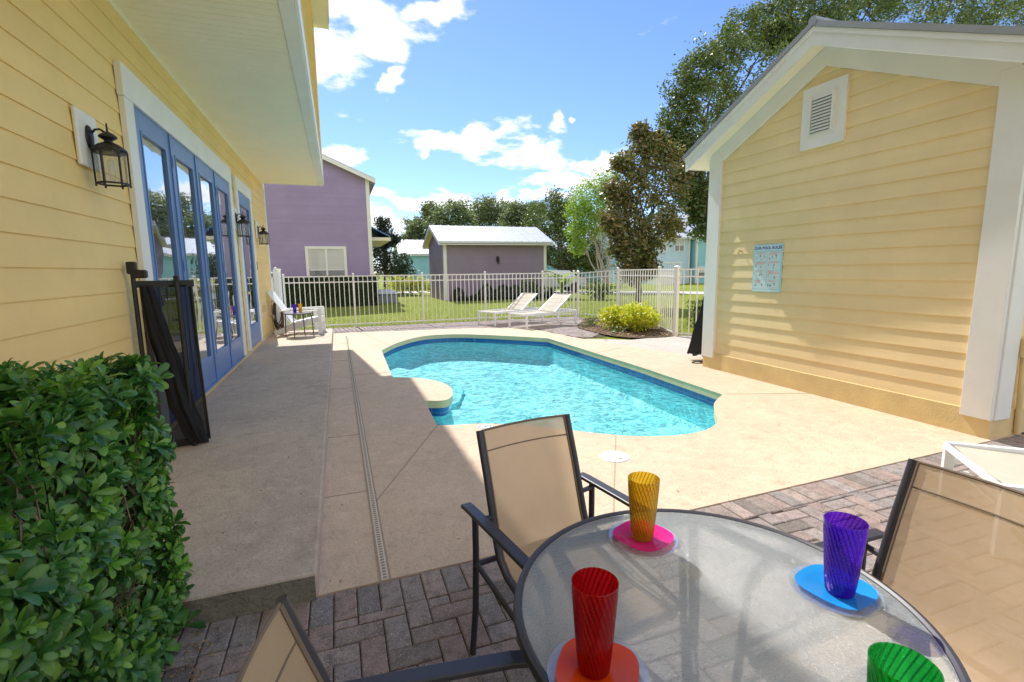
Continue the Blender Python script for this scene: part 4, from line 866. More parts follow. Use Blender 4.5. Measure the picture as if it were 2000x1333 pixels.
# ------------------------------------------------------------------ dining chairs  (local: x right, y forward)
def make_chair():
    t = empty('dining_chair', (0, 0, 0), 0, 'x', 'chair', 'tan sling dining chairs with dark metal frames round the glass table')
    hw = .205
    rail = [(-.375, .875), (-.350, .80), (-.315, .70), (-.285, .60), (-.255, .50), (-.225, .425), (-.17, .385), (-.08, .365), (.05, .355), (.16, .36), (.215, .355), (.235, .335)]
    for s in (-1, 1):
        m = MB(); m.tube([(s*hw, y, z) for y, z in rail], .0135, 10, flat=(1, .8)); m.build('sling_rail', M['bronze'], t, smooth=True)
    n = len(rail); vs = []; m = MB(); J = 8
    for i, (y, z) in enumerate(rail):
        for j in range(J+1):
            u = -1+2*j/J; sag = (1-u*u)*.022; 
            y2, z2 = rail[min(i+1, n-1)]; y1, z1 = rail[max(i-1, 0)]; d = Vector((y2-y1, z2-z1)).normalized(); nx = Vector((d.y, -d.x))
            vs.append((u*(hw-.010), y+nx.x*sag, z+nx.y*sag*(.5 if i < 5 else 1)))
    m.add(vs, [(i*(J+1)+j, (i+1)*(J+1)+j, (i+1)*(J+1)+j+1, i*(J+1)+j+1) for i in range(n-1) for j in range(J)]); sl = m.build('sling', M['sling'], t, smooth=True)
    m = MB()
    for i, off in ((0, 0), (0, .075)):
        p = []
        for j in range(J+1):
            u = -1+2*j/J; sag = (1-u*u)*.022; p.append((u*(hw-.010), -.375+.026*off/.075+.0-sag*.95, .875-off-.003))
        m.tube(p, .0045 if off == 0 else .0025, 6)
    for s in (-1, 1): m.tube([(s*(hw-.016), y+.002, z-.002) for y, z in rail], .005, 6)
    m.build('hem', M['slingedge'], sl)
    for s in (-1, 1):
        m = MB(); x = s*.272; arm = [(-.37, .602), (-.33, .605), (-.1, .606), (.08, .604), (.15, .595), (.185, .570)]
        vs = []; wd = .021
        for (y, z) in arm: vs += [(x-wd, y, z), (x+wd, y, z), (x+wd, y, z-.016), (x-wd, y, z-.016)]
        m.add(vs, [(4*i+k, 4*i+(k+1) % 4, 4*i+4+(k+1) % 4, 4*i+4+k) for i in range(len(arm)-1) for k in range(4)]+[(3, 2, 1, 0), tuple(4*(len(arm)-1)+k for k in range(4))]); m.build('armrest', M['bronze'], t, bevel=.004)
    for s in (-1, 1):
        x = s*.272
        m = MB(); m.tube([(x, .175, .585), (x, .20, .52), (x*1.0, .215, .30), (x*1.02, .235, .0)], .0125, 10); m.build('leg', M['bronze'], t, smooth=True)
        m = MB(); m.tube([(x, -.285, .592), (x, -.285, .45), (x, -.30, .20), (x*1.02, -.325, 0)], .0125, 10); m.build('leg', M['bronze'], t, smooth=True)
    m = MB(); m.tube([(-.272, -.285, .395), (.272, -.285, .395)], .011, 8); m.tube([(-.272, .205, .335), (.272, .205, .335)], .011, 8)
    for s in (-1, 1): m.tube([(s*.272, -.29, .40), (s*.272, .21, .335)], .010, 8); m.tube([(s*.272, -.285, .57), (s*hw, -.275, .57)], .010, 8)
    m.build('crossbar', M['bronze'], t, smooth=True)
    return t
ch = make_chair(); ch2 = copy_tree(ch); ch3 = copy_tree(ch)
def hd(fx, fy): return math.atan2(fy, fx)-PI/2
place(ch, (.745, 1.405, 0), hd(.175, -.985), 'tan sling dining chair between the glass table and the pool')
place(ch2, (.215, .69, 0), hd(.993, -.115), 'tan sling dining chair left of the glass table, on the shaded bricks')
place(ch3, (1.30, .757, 0), hd(-1, 0.0), 'sunlit tan sling dining chair on the right of the glass table')
# ------------------------------------------------------------------ deck fittings
m = MB(); m.lathe([(.0005, .014), (.108, .014), (.114, .011), (.118, .0045), (.0005, .0045)], (1.99, 3.225, 0), 48)
sk = m.build('skimmer_lid', M['plastic'], smooth=True); tag(sk, 'round white skimmer lid set in the pool deck', 'skimmer lid')
m = MB(); m.box(1.965, 1.995, 3.285, 3.297, .0142, .0155); m.box(1.99, 2.02, 3.15, 3.162, .0142, .0155); m.build('finger_slot', M['joint'], sk)
M['marker'] = plain('grey_marker_tile', (.62, .62, .62), .3); M['markerink'] = plain('marker_ink', (.18, .2, .22), .4)
mk = empty('depth_marker', (1.25, 4.33, .004), R(-15), 'small grey depth marker tile reading 5 on the coping edge', 'depth marker')
Mk = Matrix.Translation((1.25, 4.33, .0)) @ Matrix.Rotation(R(-15), 4, 'Z')
m = MB(); m.box(-.075, .075, -.05, .05, .0045, .0065, Mk); m.build('tile', M['marker'], mk)
text_mesh('5 FT', .075, M['markerink'], Mk @ Matrix.Translation((0, 0, .0072)), 'lettering', mk, .001)

# ------------------------------------------------------------------ vegetation helpers
def leafcloud(blobs, per, size, seed, cluster=.22, nl=22, up=.35, shell=(.55, 1.0)):
    """blobs: (center Vector, (rx,ry,rz)); returns MB of leaf-sized faces gathered in clusters"""
    rr = random.Random(seed); vs = []; fs = []
    for (c, rad) in blobs:
        for k in range(per):
            d = Vector((rr.gauss(0, 1), rr.gauss(0, 1), rr.gauss(0, 1))).normalized(); s = rr.uniform(*shell); cl = c+Vector((d.x*rad[0], d.y*rad[1], d.z*rad[2]))*s
            cr_ = cluster*min(rad)*rr.uniform(.6, 1.3)+size
            for j in range(nl):
                p = cl+Vector((rr.gauss(0, .55), rr.gauss(0, .55), rr.gauss(0, .42)))*cr_
                a = Vector((rr.gauss(0, 1), rr.gauss(0, 1), rr.gauss(0, .6))).normalized(); n_ = Vector((rr.gauss(0, 1), rr.gauss(0, 1), rr.gauss(up, 1))).normalized(); b = a.cross(n_).normalized()
                L = size*rr.uniform(.7, 1.3); k0 = len(vs); vs += [p-a*L*.5, p+b*L*.24+a*L*.05, p+a*L*.5, p-b*L*.24+a*L*.05]; fs.append((k0, k0+1, k0+2, k0+3))
    return MB().add(vs, fs)
def limb(m, a, b, r0_, r1_, rr, wob=.08, n=6, seg=7):
    pts = []; L = (b-a).length
    for i in range(n+1):
        t = i/n; p = a.lerp(b, t); 
        if 0 < i < n: p = p+Vector((rr.gauss(0, 1), rr.gauss(0, 1), rr.gauss(0, .6)))*wob*L*.35
        pts.append(p)
    m.tube(pts, [r0_+(r1_-r0_)*i/n for i in range(n+1)], seg)
def tree(name, base, blobs, mat, label, cat='tree', per=40, size=.14, seed=1, trunk=.2, fork=.35, nl=22, cluster=.22, stems=1, bark='bark', group=None, shell=(.5, 1.0), twigs=3):
    base = Vector(base); t = empty(name, base, 0, label, cat, group); rr = random.Random(seed)
    leafcloud(blobs, per, size, seed, cluster, nl, shell=shell).build('crown', mat, t)
    m = MB(); cen = sum((b[0] for b in blobs), Vector())/len(blobs); fk = base.lerp(Vector((cen.x, cen.y, cen.z)), fork)
    if stems == 1:
        limb(m, base-Vector((0, 0, .05)), fk, trunk, trunk*.7, rr, .04)
        for (c, rad) in blobs:
            limb(m, fk, c, trunk*.45, trunk*.12, rr, .12)
            for k in range(twigs):
                d = Vector((rr.gauss(0, 1), rr.gauss(0, 1), rr.gauss(.2, .8))).normalized(); limb(m, c, c+Vector((d.x*rad[0], d.y*rad[1], d.z*rad[2]))*.85, trunk*.12, trunk*.03, rr, .15, 4, 5)
    else:
        for k in range(stems):
            c, rad = blobs[k % len(blobs)]; a = rr.uniform(0, 2*PI); b0 = base+Vector((math.cos(a), math.sin(a), 0))*trunk*1.6; p = b0.lerp(c, .55)+Vector((rr.gauss(0, .2), rr.gauss(0, .2), 0)); limb(m, b0, p, trunk*.7, trunk*.4, rr, .06)
            for q in range(3): d = Vector((rr.gauss(0, 1), rr.gauss(0, 1), rr.gauss(.6, .6))).normalized(); limb(m, p, c+Vector((d.x*rad[0], d.y*rad[1], d.z*rad[2]))*.8, trunk*.35, trunk*.08, rr, .1, 5, 5)
    m.build('trunk', M[bark], t, smooth=True)
    return t
def B(px, py, Y, rpx, sq=1.0, ry=None):     # a clump seen at pixel (px,py), radius rpx pixels, at depth Y
    p = at(px, py, Y); dep = (p-Vector((0, 0, H))).dot(Fv); r = rpx*dep/FPX; return (p, (r, ry or r, r*sq))

# near hedge
def rosette(vs, fs, c, ax, rr, n, L, droop):
    ax = ax.normalized(); t = ax.cross(Vector((.3, .2, 1))).normalized(); b = ax.cross(t)
    for k in range(n):
        a = k*2.399+rr.uniform(-.3, .3); inner = k/n; el_ = 1.25-1.25*inner+rr.uniform(-.15, .15)   # first leaves upright
        rad = t*math.cos(a)+b*math.sin(a); l = L*(.55+.5*inner)*rr.uniform(.8, 1.15); wdt = l*rr.uniform(.17, .215)
        d0_ = (rad*math.cos(el_)+ax*math.sin(el_)).normalized(); side = d0_.cross(ax).normalized(); nrm = side.cross(d0_).normalized(); p0 = c-ax*.012*inner
        st = ((0, .12, 0), (.35, .55, -.02), (.72, 1.0, .0), (.92, .7, .06), (1.0, .12, .12)); k0 = len(vs)
        for (u_, ww, dr_) in st:
            mid = p0+d0_*l*u_-nrm*l*(dr_*1.0*droop+.10*u_*u_*droop); e = nrm*wdt*ww*.30
            vs.append(mid+side*wdt*ww+e); vs.append(mid); vs.append(mid-side*wdt*ww+e)
        for i in range(4): q = k0+3*i; fs.append((q, q+3, q+4, q+1)); fs.append((q+1, q+4, q+5, q+2))
hb = dict(x0=-1.44, x1=-.70, y0=.45, y1=2.28, z1=1.13)
hedge = empty('clipped_hedge', (-1.05, 1.4, 0), 0, 'glossy green clipped hedge in the left foreground against the yellow house wall', 'hedge')
rr = random.Random(11); vs = []; fs = []; tw = MB(); yv = []; yf = []; nv_ = []; nf_ = []
def hsurf():
    u_ = rr.random()
    if u_ < .40: x = rr.uniform(hb['x0'], hb['x1']); y = rr.uniform(hb['y0'], hb['y1']); return Vector((x, y, hb['z1'])), Vector((rr.gauss(0, .35), rr.gauss(0, .35), 1))
    if u_ < .84: return Vector((hb['x1'], rr.uniform(hb['y0'], hb['y1']), rr.uniform(.03, hb['z1']))), Vector((1, rr.gauss(0, .4)-.2, rr.gauss(.35, .35)))
    return Vector((rr.uniform(hb['x0'], hb['x1']), hb['y1'], rr.uniform(.03, hb['z1']))), Vector((rr.gauss(.2, .4), 1, rr.gauss(.4, .35)))
for i in range(3200):
    p, nv = hsurf(); nz_ = noise.noise(p*3.1); dep = abs(rr.gauss(0, .05))+(.10 if nz_ < -.12 else 0)+rr.random()**3*.18; p = p-nv.normalized()*dep+nv.normalized()*(.045*noise.noise(p*5)+.02)
    if nz_ < -.30 and rr.random() < .5: continue
    q_ = rr.random(); tgt = (yv, yf) if q_ < .006 else ((nv_, nf_) if q_ < .12 else (vs, fs))
    rosette(tgt[0], tgt[1], p, nv, rr, rr.randint(9, 13) if tgt[0] is not yv else 2, rr.uniform(.044, .086), rr.uniform(.3, 1.3))
    if i % 3 == 0:
        q = p-nv.normalized()*rr.uniform(.12, .3)-Vector((0, 0, rr.uniform(.05, .22))); limb(tw, q, p, .0040, .002, rr, .05, 3, 4)
MB().add(vs, fs).build('foliage', M['pitto'], hedge, smooth=True)
MB().add(nv_, nf_).build('young_leaves', M['pitto_new'], hedge, smooth=True)
if yv: MB().add(yv, yf).build('yellow_leaves', M['yleaf'], hedge, smooth=True)
for k in range(26):
    b0 = Vector((rr.uniform(-1.35, -.85), rr.uniform(.6, 2.15), 0)); tp = Vector((b0.x+rr.uniform(-.2, .25), b0.y+rr.uniform(-.25, .2), rr.uniform(.55, .9))); tp.x = min(tp.x, -.86); tp.y = min(tp.y, 2.12); limb(tw, b0, tp, .010, .004, rr, .05, 7, 6)
    for q in range(7): s = b0.lerp(tp, rr.uniform(.2, .9)); e = s+Vector((rr.uniform(-.1, .28), rr.uniform(-.2, .2), rr.uniform(.05, .3))); e.x = min(e.x, -.76); e.y = min(e.y, 2.2); e.z = min(e.z, .93); limb(tw, s, e, .005, .002, rr, .06, 4, 5)
# curly dead tendrils
for k in range(60):
    c = Vector((-.74, 2.05+rr.gauss(0, .07), .72+rr.gauss(0, .07))) if k % 2 else Vector((-.75, 1.85+rr.gauss(0, .05), .42+rr.gauss(0, .05)))
    pts = [c]
    for j in range(5): pts.append(pts[-1]+Vector((rr.gauss(.004, .015), rr.gauss(0, .03), rr.gauss(-.012, .025))))
    tw.tube(pts, .0013, 4)
tw.v = [(min(v[0], -.715), min(v[1], 2.25), min(v[2], 1.09)) for v in tw.v]
tw.build('branches', M['twig'], hedge)
lv = []; lf = []
for k in range(220):
    p = Vector((rr.uniform(-.75, -.55)+rr.gauss(0, .03), rr.uniform(1.3, 2.24), .008+rr.random()*.01)); a = Vector((rr.gauss(0, 1), rr.gauss(0, 1), .1)).normalized()*rr.uniform(.006, .014); b = a.cross(Vector((0, 0, 1)))*.45; k0 = len(lv); lv += [p-a, p+b+Vector((0, 0, .005)), p+a, p-b]; lf.append((k0, k0+1, k0+2, k0+3))
for k in range(150):
    if k < 60: p = Vector((rr.uniform(-.9, -.15), rr.uniform(2.3, 7.0), .134))
    elif k < 110: p = Vector((rr.uniform(-.15, 1.2), rr.uniform(2.3, 7), .009)); 
    else: p = Vector((rr.uniform(1.4, 5.0), rr.uniform(1.4, 2.7), .010))
    if .8 < p.x and p.y > 3.3: continue
    a = Vector((rr.gauss(0, 1), rr.gauss(0, 1), .15)).normalized()*rr.uniform(.004, .011); b = a.cross(Vector((0, 0, 1)))*.5; k0 = len(lv); lv += [p-a, p+b+Vector((0, 0, .003)), p+a, p-b]; lf.append((k0, k0+1, k0+2, k0+3))
tag(MB().add(lv, lf).build('fallen_leaves', M['deadleaf']), 'scattered dry leaves and bits on the bricks and concrete near the hedge', 'fallen leaves', kind='stuff')
# yellow shrubs in the bed
for i, (x, y, r_, h_, lab) in enumerate(((6.33, 10.35, .40, .36, 'bright yellow shrub at the left end of the planting bed'), (6.45, 9.75, .42, .44, 'bright yellow shrub, tallest and nearest in the planting bed'), (7.0, 10.0, .28, .36, 'yellow-green shrub at the right of the planting bed beside the fence'))):
    t = empty('yellow_shrub', (x, y, 0), 0, lab, 'shrub', 'yellow shrubs in the planting bed'); bl = [(Vector((x+rr.uniform(-.15, .15), y+rr.uniform(-.15, .15), h_*.75+rr.uniform(-.05, .1))), (r_*.65, r_*.65, h_*.55)) for k in range(4)]
    leafcloud(bl, 55, .085, 40+i, .25, 9, shell=(.6, 1)).build('foliage', M['lime'], t); m = MB(); [limb(m, Vector((x, y, 0)), b[0], .012, .005, rr, .1) for b in bl]; m.build('stem', M['twig'], t)
# low green plants in the bed
bl = [(Vector((rr.uniform(5.6, 7.5), rr.uniform(9.1, 12.0), .08)), (.16, .16, .10)) for k in range(9)]
tag(leafcloud(bl, 10, .06, 77, .3, 8).build('ground_cover', M['oak']), 'low green plants around the yellow shrubs', 'ground cover', kind='stuff')
# hedges beyond the fence
def box_hedge(nm, x0, x1, y0, y1, h_, mat, lab, n, size, seed, ragged=0):
    t = empty(nm, ((x0+x1)/2, (y0+y1)/2, 0), 0, lab, 'hedge'); r3 = random.Random(seed); vs = []; fs = []
    for i in range(n):
        u_ = r3.random()
        if u_ < .35: p = Vector((r3.uniform(x0, x1), r3.uniform(y0, y1), h_))
        elif u_ < .8: p = Vector((r3.uniform(x0, x1), y0, r3.uniform(0, h_)))
        else: p = Vector((x0 if r3.random() < .5 else x1, r3.uniform(y0, y1), r3.uniform(0, h_)))
        p += Vector((r3.gauss(0, .05), r3.gauss(0, .05), r3.gauss(0, .035)))+Vector((0, 0, .06*noise.noise(p*1.5)))
        if ragged: p.z *= max(.12, .55+1.1*noise.noise(Vector((p.x*1.7, 3.3, 0))))
        a = Vector((r3.gauss(0, 1), r3.gauss(0, 1), r3.gauss(0, 1))).normalized()*size*r3.uniform(.6, 1.2)*.5; b = a.cross(Vector((r3.gauss(0, 1), r3.gauss(0, 1), r3.gauss(0, 1)))).normalized()*size*.25; k0 = len(vs); vs += [p-a, p+b, p+a, p-b]; fs.append((k0, k0+1, k0+2, k0+3))
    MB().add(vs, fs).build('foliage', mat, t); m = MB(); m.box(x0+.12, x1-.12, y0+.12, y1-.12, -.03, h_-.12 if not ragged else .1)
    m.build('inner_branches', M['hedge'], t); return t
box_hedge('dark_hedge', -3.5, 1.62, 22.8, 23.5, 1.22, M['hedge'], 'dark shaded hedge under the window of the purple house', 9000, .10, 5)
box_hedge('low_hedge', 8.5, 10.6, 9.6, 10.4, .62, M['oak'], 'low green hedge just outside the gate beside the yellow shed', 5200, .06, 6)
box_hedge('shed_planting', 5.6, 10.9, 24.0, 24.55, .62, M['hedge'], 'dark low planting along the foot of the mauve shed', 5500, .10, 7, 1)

# ------------------------------------------------------------------ neighbouring buildings
def gable_house(name, x0, x1, y0, y1, hz, rise, wall, roof, label, ridge='x', over=.3, exp=.2, base_mat=None, corner=True, soff='white', sides=True):
    t = empty(name, ((x0+x1)/2, (y0+y1)/2, 0), 0, label, 'house' if 'house' in name else 'shed'); m = MB()
    siding(m, (0, y0, 0), (1, 0, 0), (0, -1, 0), ck(x0), ck(x1), 0, hz, exp, .006); siding(m, (x1, 0, 0), (0, 1, 0), (1, 0, 0), ck(y0), ck(y1), 0, hz, exp, .006); siding(m, (x0, 0, 0), (0, 1, 0), (-1, 0, 0), ck(y0), ck(y1), 0, hz, exp, .006)
    m.box(x0+.001, x1-.001, y0+.001, y1, -.03, hz)
    if ridge == 'x':
        yc = (y0+y1)/2; m.prism([(y0, hz), (y1, hz), (yc, hz+rise)], x0, x1, T)
    else:
        xc = (x0+x1)/2; siding(m, (0, y0, 0), (1, 0, 0), (0, -1, 0), lambda z: x0+(xc-x0)*max(0, z-hz)/rise, lambda z: x1-(x1-xc)*max(0, z-hz)/rise, hz, hz+rise, exp, .006)
        m.prism([(x0, hz), (x1, hz), (xc, hz+rise)], -(y1), -(y0+.002), Matrix(((1, 0, 0, 0), (0, 0, -1, 0), (0, 1, 0, 0), (0, 0, 0, 1))))
    m.build('wall', M[wall], t)
    if corner:
        for cx_ in (x0, x1):
            m = MB(); a, b = (cx_-.02, cx_+.14) if cx_ == x0 else (cx_-.14, cx_+.02); m.box(a, b, y0-.03, y0-.0005+.0, -.02, hz); c_ = cx_+(.02 if cx_ == x1 else -.02); m.box(min(cx_, c_), max(cx_, c_), y0, y0+.14, -.02, hz); m.build('corner_board', M['white'], t)
    o_ = over; th = .06
    if ridge == 'x':
        yc = (y0+y1)/2; s_ = rise/(yc-y0)
        for sg in (-1, 1):
            ye = yc+sg*((y1-y0)/2+o_); ze = hz+.05-s_*o_; zr = hz+rise+.05; m = MB(); poly = [(yc, zr), (ye, ze), (ye, ze+th), (yc, zr+th)]
            m.prism(poly if sg > 0 else poly[::-1], x0-o_, x1+o_, T); x = x0-o_+.2
            while x < x1+o_: p2 = [(yc, zr+th), (ye, ze+th), (ye, ze+th+.03), (yc, zr+th+.03)]; m.prism(p2 if sg > 0 else p2[::-1], x, x+.03, T); x += .42
            r_ = m.build('roof', M[roof], t)
            m = MB(); poly = [(yc, zr-.13), (ye, ze-.13), (ye, ze-.001), (yc, zr-.001)]
            for xe in (x0-o_+.01, x1+o_-.04): m.prism(poly if sg > 0 else poly[::-1], xe, xe+.03, T)
            m.box(x0-o_+.04, x1+o_-.04, min(ye, ye-sg*.03), max(ye, ye-sg*.03), ze-.12, ze-.001); m.build('fascia', M['white'], r_)
            m = MB(); poly = [(yc, zr-.07), (ye, ze-.07), (ye, ze-.04), (yc, zr-.04)]; m.prism(poly if sg > 0 else poly[::-1], x0-o_+.05, x1+o_-.05, T); m.build('soffit', M['cream'], r_)
    else:
        xc = (x0+x1)/2; s_ = rise/(xc-x0); T2 = Matrix(((1, 0, 0, 0), (0, 0, -1, 0), (0, 1, 0, 0), (0, 0, 0, 1)))
        for sg in (-1, 1):
            xe = xc+sg*((x1-x0)/2+o_); ze = hz+.05-s_*o_; zr = hz+rise+.05; m = MB(); poly = [(xc, zr), (xe, ze), (xe, ze+th), (xc, zr+th)]; m.prism(poly, -y1-o_, -y0+o_, T2); r_ = m.build('roof', M[roof], t)
            m = MB(); poly = [(xc, zr-.16), (xe, ze-.16), (xe, ze-.001), (xc, zr-.001)]; m.prism(poly, -y0+o_-.03, -y0+o_+.0, T2); m.box(min(xe, xe-sg*.03), max(xe, xe-sg*.03), y0-o_+.04, y1, ze-.15, ze-.001); m.build('fascia', M['white'], r_)
            m = MB(); poly = [(xc, zr-.07), (xe, ze-.07), (xe, ze-.04), (xc, zr-.04)]; m.prism(poly, -y1-o_+.05, -y0+o_-.04, T2); m.build('soffit', M['cream'], r_)
    return t
def window(t, x0, x1, z0, z1, y, mull=1, glass='blindglass', fr=.12, rail=True):
    m = MB(); m.box(x0, x0+fr, y-.05, y-.012, z0, z1-fr); m.box(x1-fr, x1, y-.05, y-.012, z0, z1-fr); m.box(x0, x1, y-.052, y-.012, z1-fr+.001, z1); m.box(x0+fr, x1-fr, y-.05, y-.012, z0, z0+fr*.6)
    iw = (x1-x0-2*fr)
    for k in range(1, mull+1): xm = x0+fr+iw*k/(mull+1); m.box(xm-.04, xm+.04, y-.046, y-.012, z0+fr*.6, z1-fr)
    if rail:
        zm = (z0+z1)/2; ed = [x0+fr]+[x0+fr+iw*k/(mull+1) for k in range(1, mull+1)]+[x1-fr]
        for a, b in zip(ed, ed[1:]): m.box(a+.04, b-.04, y-.044, y-.012, zm-.02, zm+.02)
    w_ = m.build('window', M['white'], t); m = MB(); m.box(x0+fr*.5, x1-fr*.5, y-.028, y-.012, (z0+z1)/2, z1-.02); m.build('pane', M[glass], w_); m = MB(); m.box(x0+fr*.5, x1-fr*.5, y-.026, y-.012, z0+.02, (z0+z1)/2-.001); m.build('pane', M['darkglass'], w_); return w_
ph = gable_house('purple_house', -9.5, 1.60, 23.6, 34, 5.62, 2.35, 'purple', 'roof_pale', 'two-storey purple lap-sided house behind the picket fence on the left', 'y', .28, .19)
window(ph, -1.24, .48, .55, 2.63, 23.6)
m = MB(); m.add([(1.62, 24.2, 3.55), (1.62, 30, 3.55), (2.5, 30, 3.10), (2.5, 24.2, 3.10), (1.62, 24.2, 3.61), (1.62, 30, 3.61), (2.5, 30, 3.16), (2.5, 24.2, 3.16)], [(0, 3, 2, 1), (4, 5, 6, 7), (0, 4, 7, 3), (3, 7, 6, 2), (0, 1, 5, 4)]); pr_ = m.build('porch_roof', M['roof_blue'], ph)
m = MB(); m.box(1.62, 2.52, 24.15, 30, 2.93, 3.08); m.build('porch_beam', M['cream'], pr_)
ms_ = gable_house('mauve_shed', 5.15, 10.75, 24.7, 28.9, 2.97, .84, 'purple2', 'roof_pale', 'mauve garden shed with pale metal roof in the middle distance', 'x', .32, .16)
m = MB(); m.box(5.0, 10.9, 24.66, 24.695, 2.80, 2.96); m.build('frieze_board', M['cream'], ms_)
m = MB(); m.lathe([(.0, .26), (.03, .22), (.075, .17), (.08, .14), (.065, .13), (.055, -.05), (.03, -.10), (0, -.13)], (7.99, 24.56, 1.93), 8); m.tube([(7.99, 24.68, 2.12), (7.99, 24.60, 2.2), (7.99, 24.56, 2.16)], .015, 6); m.box(7.93, 8.05, 24.67, 24.69, 1.95, 2.2); tag(m.build('wall_lamp', M['black'], None), 'small dark lamp on the middle of the mauve shed wall', 'wall lamp')
ut = empty('utility_box', (2.1, 24.6, 0), 0, 'low grey utility box with pale blue top on the lawn beside the purple house', 'utility box')
m = MB(); m.box(1.75, 2.75, 24.3, 25.2, -.03, .42); m.build('body', M['grey'], ut, bevel=.02); m = MB(); m.add([(1.72, 24.25, .421), (2.78, 24.25, .421), (2.78, 25.25, .421), (1.72, 25.25, .421), (1.9, 24.5, .62), (2.5, 24.5, .62), (2.5, 25.1, .62), (1.9, 25.1, .62)], [(0, 1, 5, 4), (1, 2, 6, 5), (2, 3, 7, 6), (3, 0, 4, 7), (4, 5, 6, 7), (3, 2, 1, 0)]); m.build('lid', M['roof_pale'], ut)
p = at(785, 500, 42); q = at(880, 500, 42)
gable_house('teal_shed', p.x, q.x, 42, 46, 3.0, 1.1, 'teal', 'roof_pale', 'pale teal shed with white roof partly hidden behind the mauve shed', 'x', .3, .25)
p = at(1205, 500, 40); q = at(1347, 500, 40)
t1 = gable_house('pale_blue_house', at(1270, 500, 40).x, q.x, 40, 52, at(1300, 463, 40).z, 2.2, 'paleblue', 'roof_pale', 'pale blue two-storey house with white roof seen beyond the shrub bed', 'x', .4, .25)
for (a, b) in ((1289, 1301), (1318, 1335)): pa = at(a, 478, 40); pb = at(b, 488, 40); window(t1, pa.x-.1, pb.x+.1, at(1325, 492, 40).z, at(1325, 467, 40).z, 40, 1, 'blindglass', .12)
t2 = gable_house('teal_house', q.x+.3, q.x+14, 39.4, 52, at(1370, 460, 39.4).z, 2.6, 'teal', 'roof_pale', 'teal two-storey house with white roof just left of the yellow shed', 'x', .4, .25)
pa = at(1362, 545, 39.4); pb = at(1384, 530, 39.4); window(t2, pa.x, pb.x+.6, .5, 1.6, 39.4, 1, 'blindglass', .1)
t3 = gable_house('teal_cottage', at(1118, 500, 50).x, at(1262, 500, 50).x, 50, 60, at(1200, 508, 50).z, 1.9, 'teal', 'roof_pale', 'low teal cottage with white roof behind the bare-stemmed tree', 'x', .4, .25)
# porch steps / ramp behind fence
m = MB(); pa = at(1300, 560, 38.5)
m.box(pa.x-1.2, pa.x+1.4, 38.0, 39.2, -.03, 1.1); m.bar((pa.x-1.2, 38.0, 2.0), (pa.x+1.4, 38.0, 2.0), .08, .1); [m.box(pa.x-1.2+k*.26, pa.x-1.15+k*.26, 38.0, 38.05, 1.1, 2.0) for k in range(11)]
tag(m.build('white_porch', M['white']), 'small white railed porch in front of the pale blue house', 'porch')
# parked car
def car(x, y, rz, lab):
    t = empty('parked_car', (x, y, 0), rz, lab, 'car'); Mx = Matrix.Translation((x, y, 0)) @ Matrix.Rotation(rz, 4, 'Z')
    prof = [(-2.2, .35), (-2.25, .65), (-2.1, .92), (-1.55, 1.0), (-1.05, 1.42), (.55, 1.46), (1.15, 1.02), (1.95, .88), (2.2, .65), (2.15, .33)]
    S = Mx @ Matrix(((1, 0, 0, 0), (0, 0, 1, 0), (0, 1, 0, 0), (0, 0, 0, 1))); m = MB(); m.prism(prof[::-1], -.85, .85, S); b = m.build('body', M['carpaint'], t, bevel=.06)
    m = MB(); m.prism([(-1.45, 1.02), (-1.0, 1.38), (.5, 1.41), (1.0, 1.04)][::-1], -.86, .86, S); m.build('window', M['glass'], t)
    for wx in (-1.4, 1.4):
        for s in (-1, 1): m = MB(); m.tube([Mx @ Vector((wx, s*.72, .33)), Mx @ Vector((wx, s*.90, .33))], .33, 20); m.build('wheel', M['rubber'], t); 
    for s in (-1, 1): m = MB(); m.box(-2.262, -2.20, s*.7-.12, s*.7+.12, .68, .85, Mx); m.build('tail_light', M['red'], t)
    return t
pc = gz(1128, 572, 0); car(pc.x-1.2, pc.y+1.5, R(170), 'silver car parked beyond the corner of the picket fence')

# ------------------------------------------------------------------ trees
# magnolia by the fence
mb_ = at(1246, 602, 16.4); mb_.z = -.03
tree('magnolia_tree', mb_, [B(1262, 285, 16.4, 26, 1.3), B(1250, 320, 16.4, 40), B(1230, 360, 16.4, 40), B(1285, 350, 16.4, 46), B(1306, 395, 16.4, 36), B(1215, 400, 16.4, 30), B(1250, 410, 16.4, 52), B(1286, 445, 16.4, 34), B(1235, 460, 16.4, 40), B(1262, 488, 16.4, 28, 1), B(1225, 500, 16.4, 24), B(1250, 525, 16.4, 28, .7), B(1308, 445, 16.9, 24), B(1205, 440, 16.4, 26), B(1300, 300, 16.6, 24), B(1215, 318, 16.2, 14), B(1325, 345, 16.8, 22), B(1195, 370, 16.2, 14), B(1250, 258, 16.4, 12, 1.5), B(1192, 430, 16.0, 14), B(1282, 270, 16.6, 12), B(1212, 482, 16.4, 20), B(1265, 525, 16.4, 18), B(1232, 535, 16.3, 20)],
     M['magnolia'], 'brown and green magnolia tree standing just outside the fence by the shrub bed', per=30, size=.17, seed=21, trunk=.13, nl=26, cluster=.17)
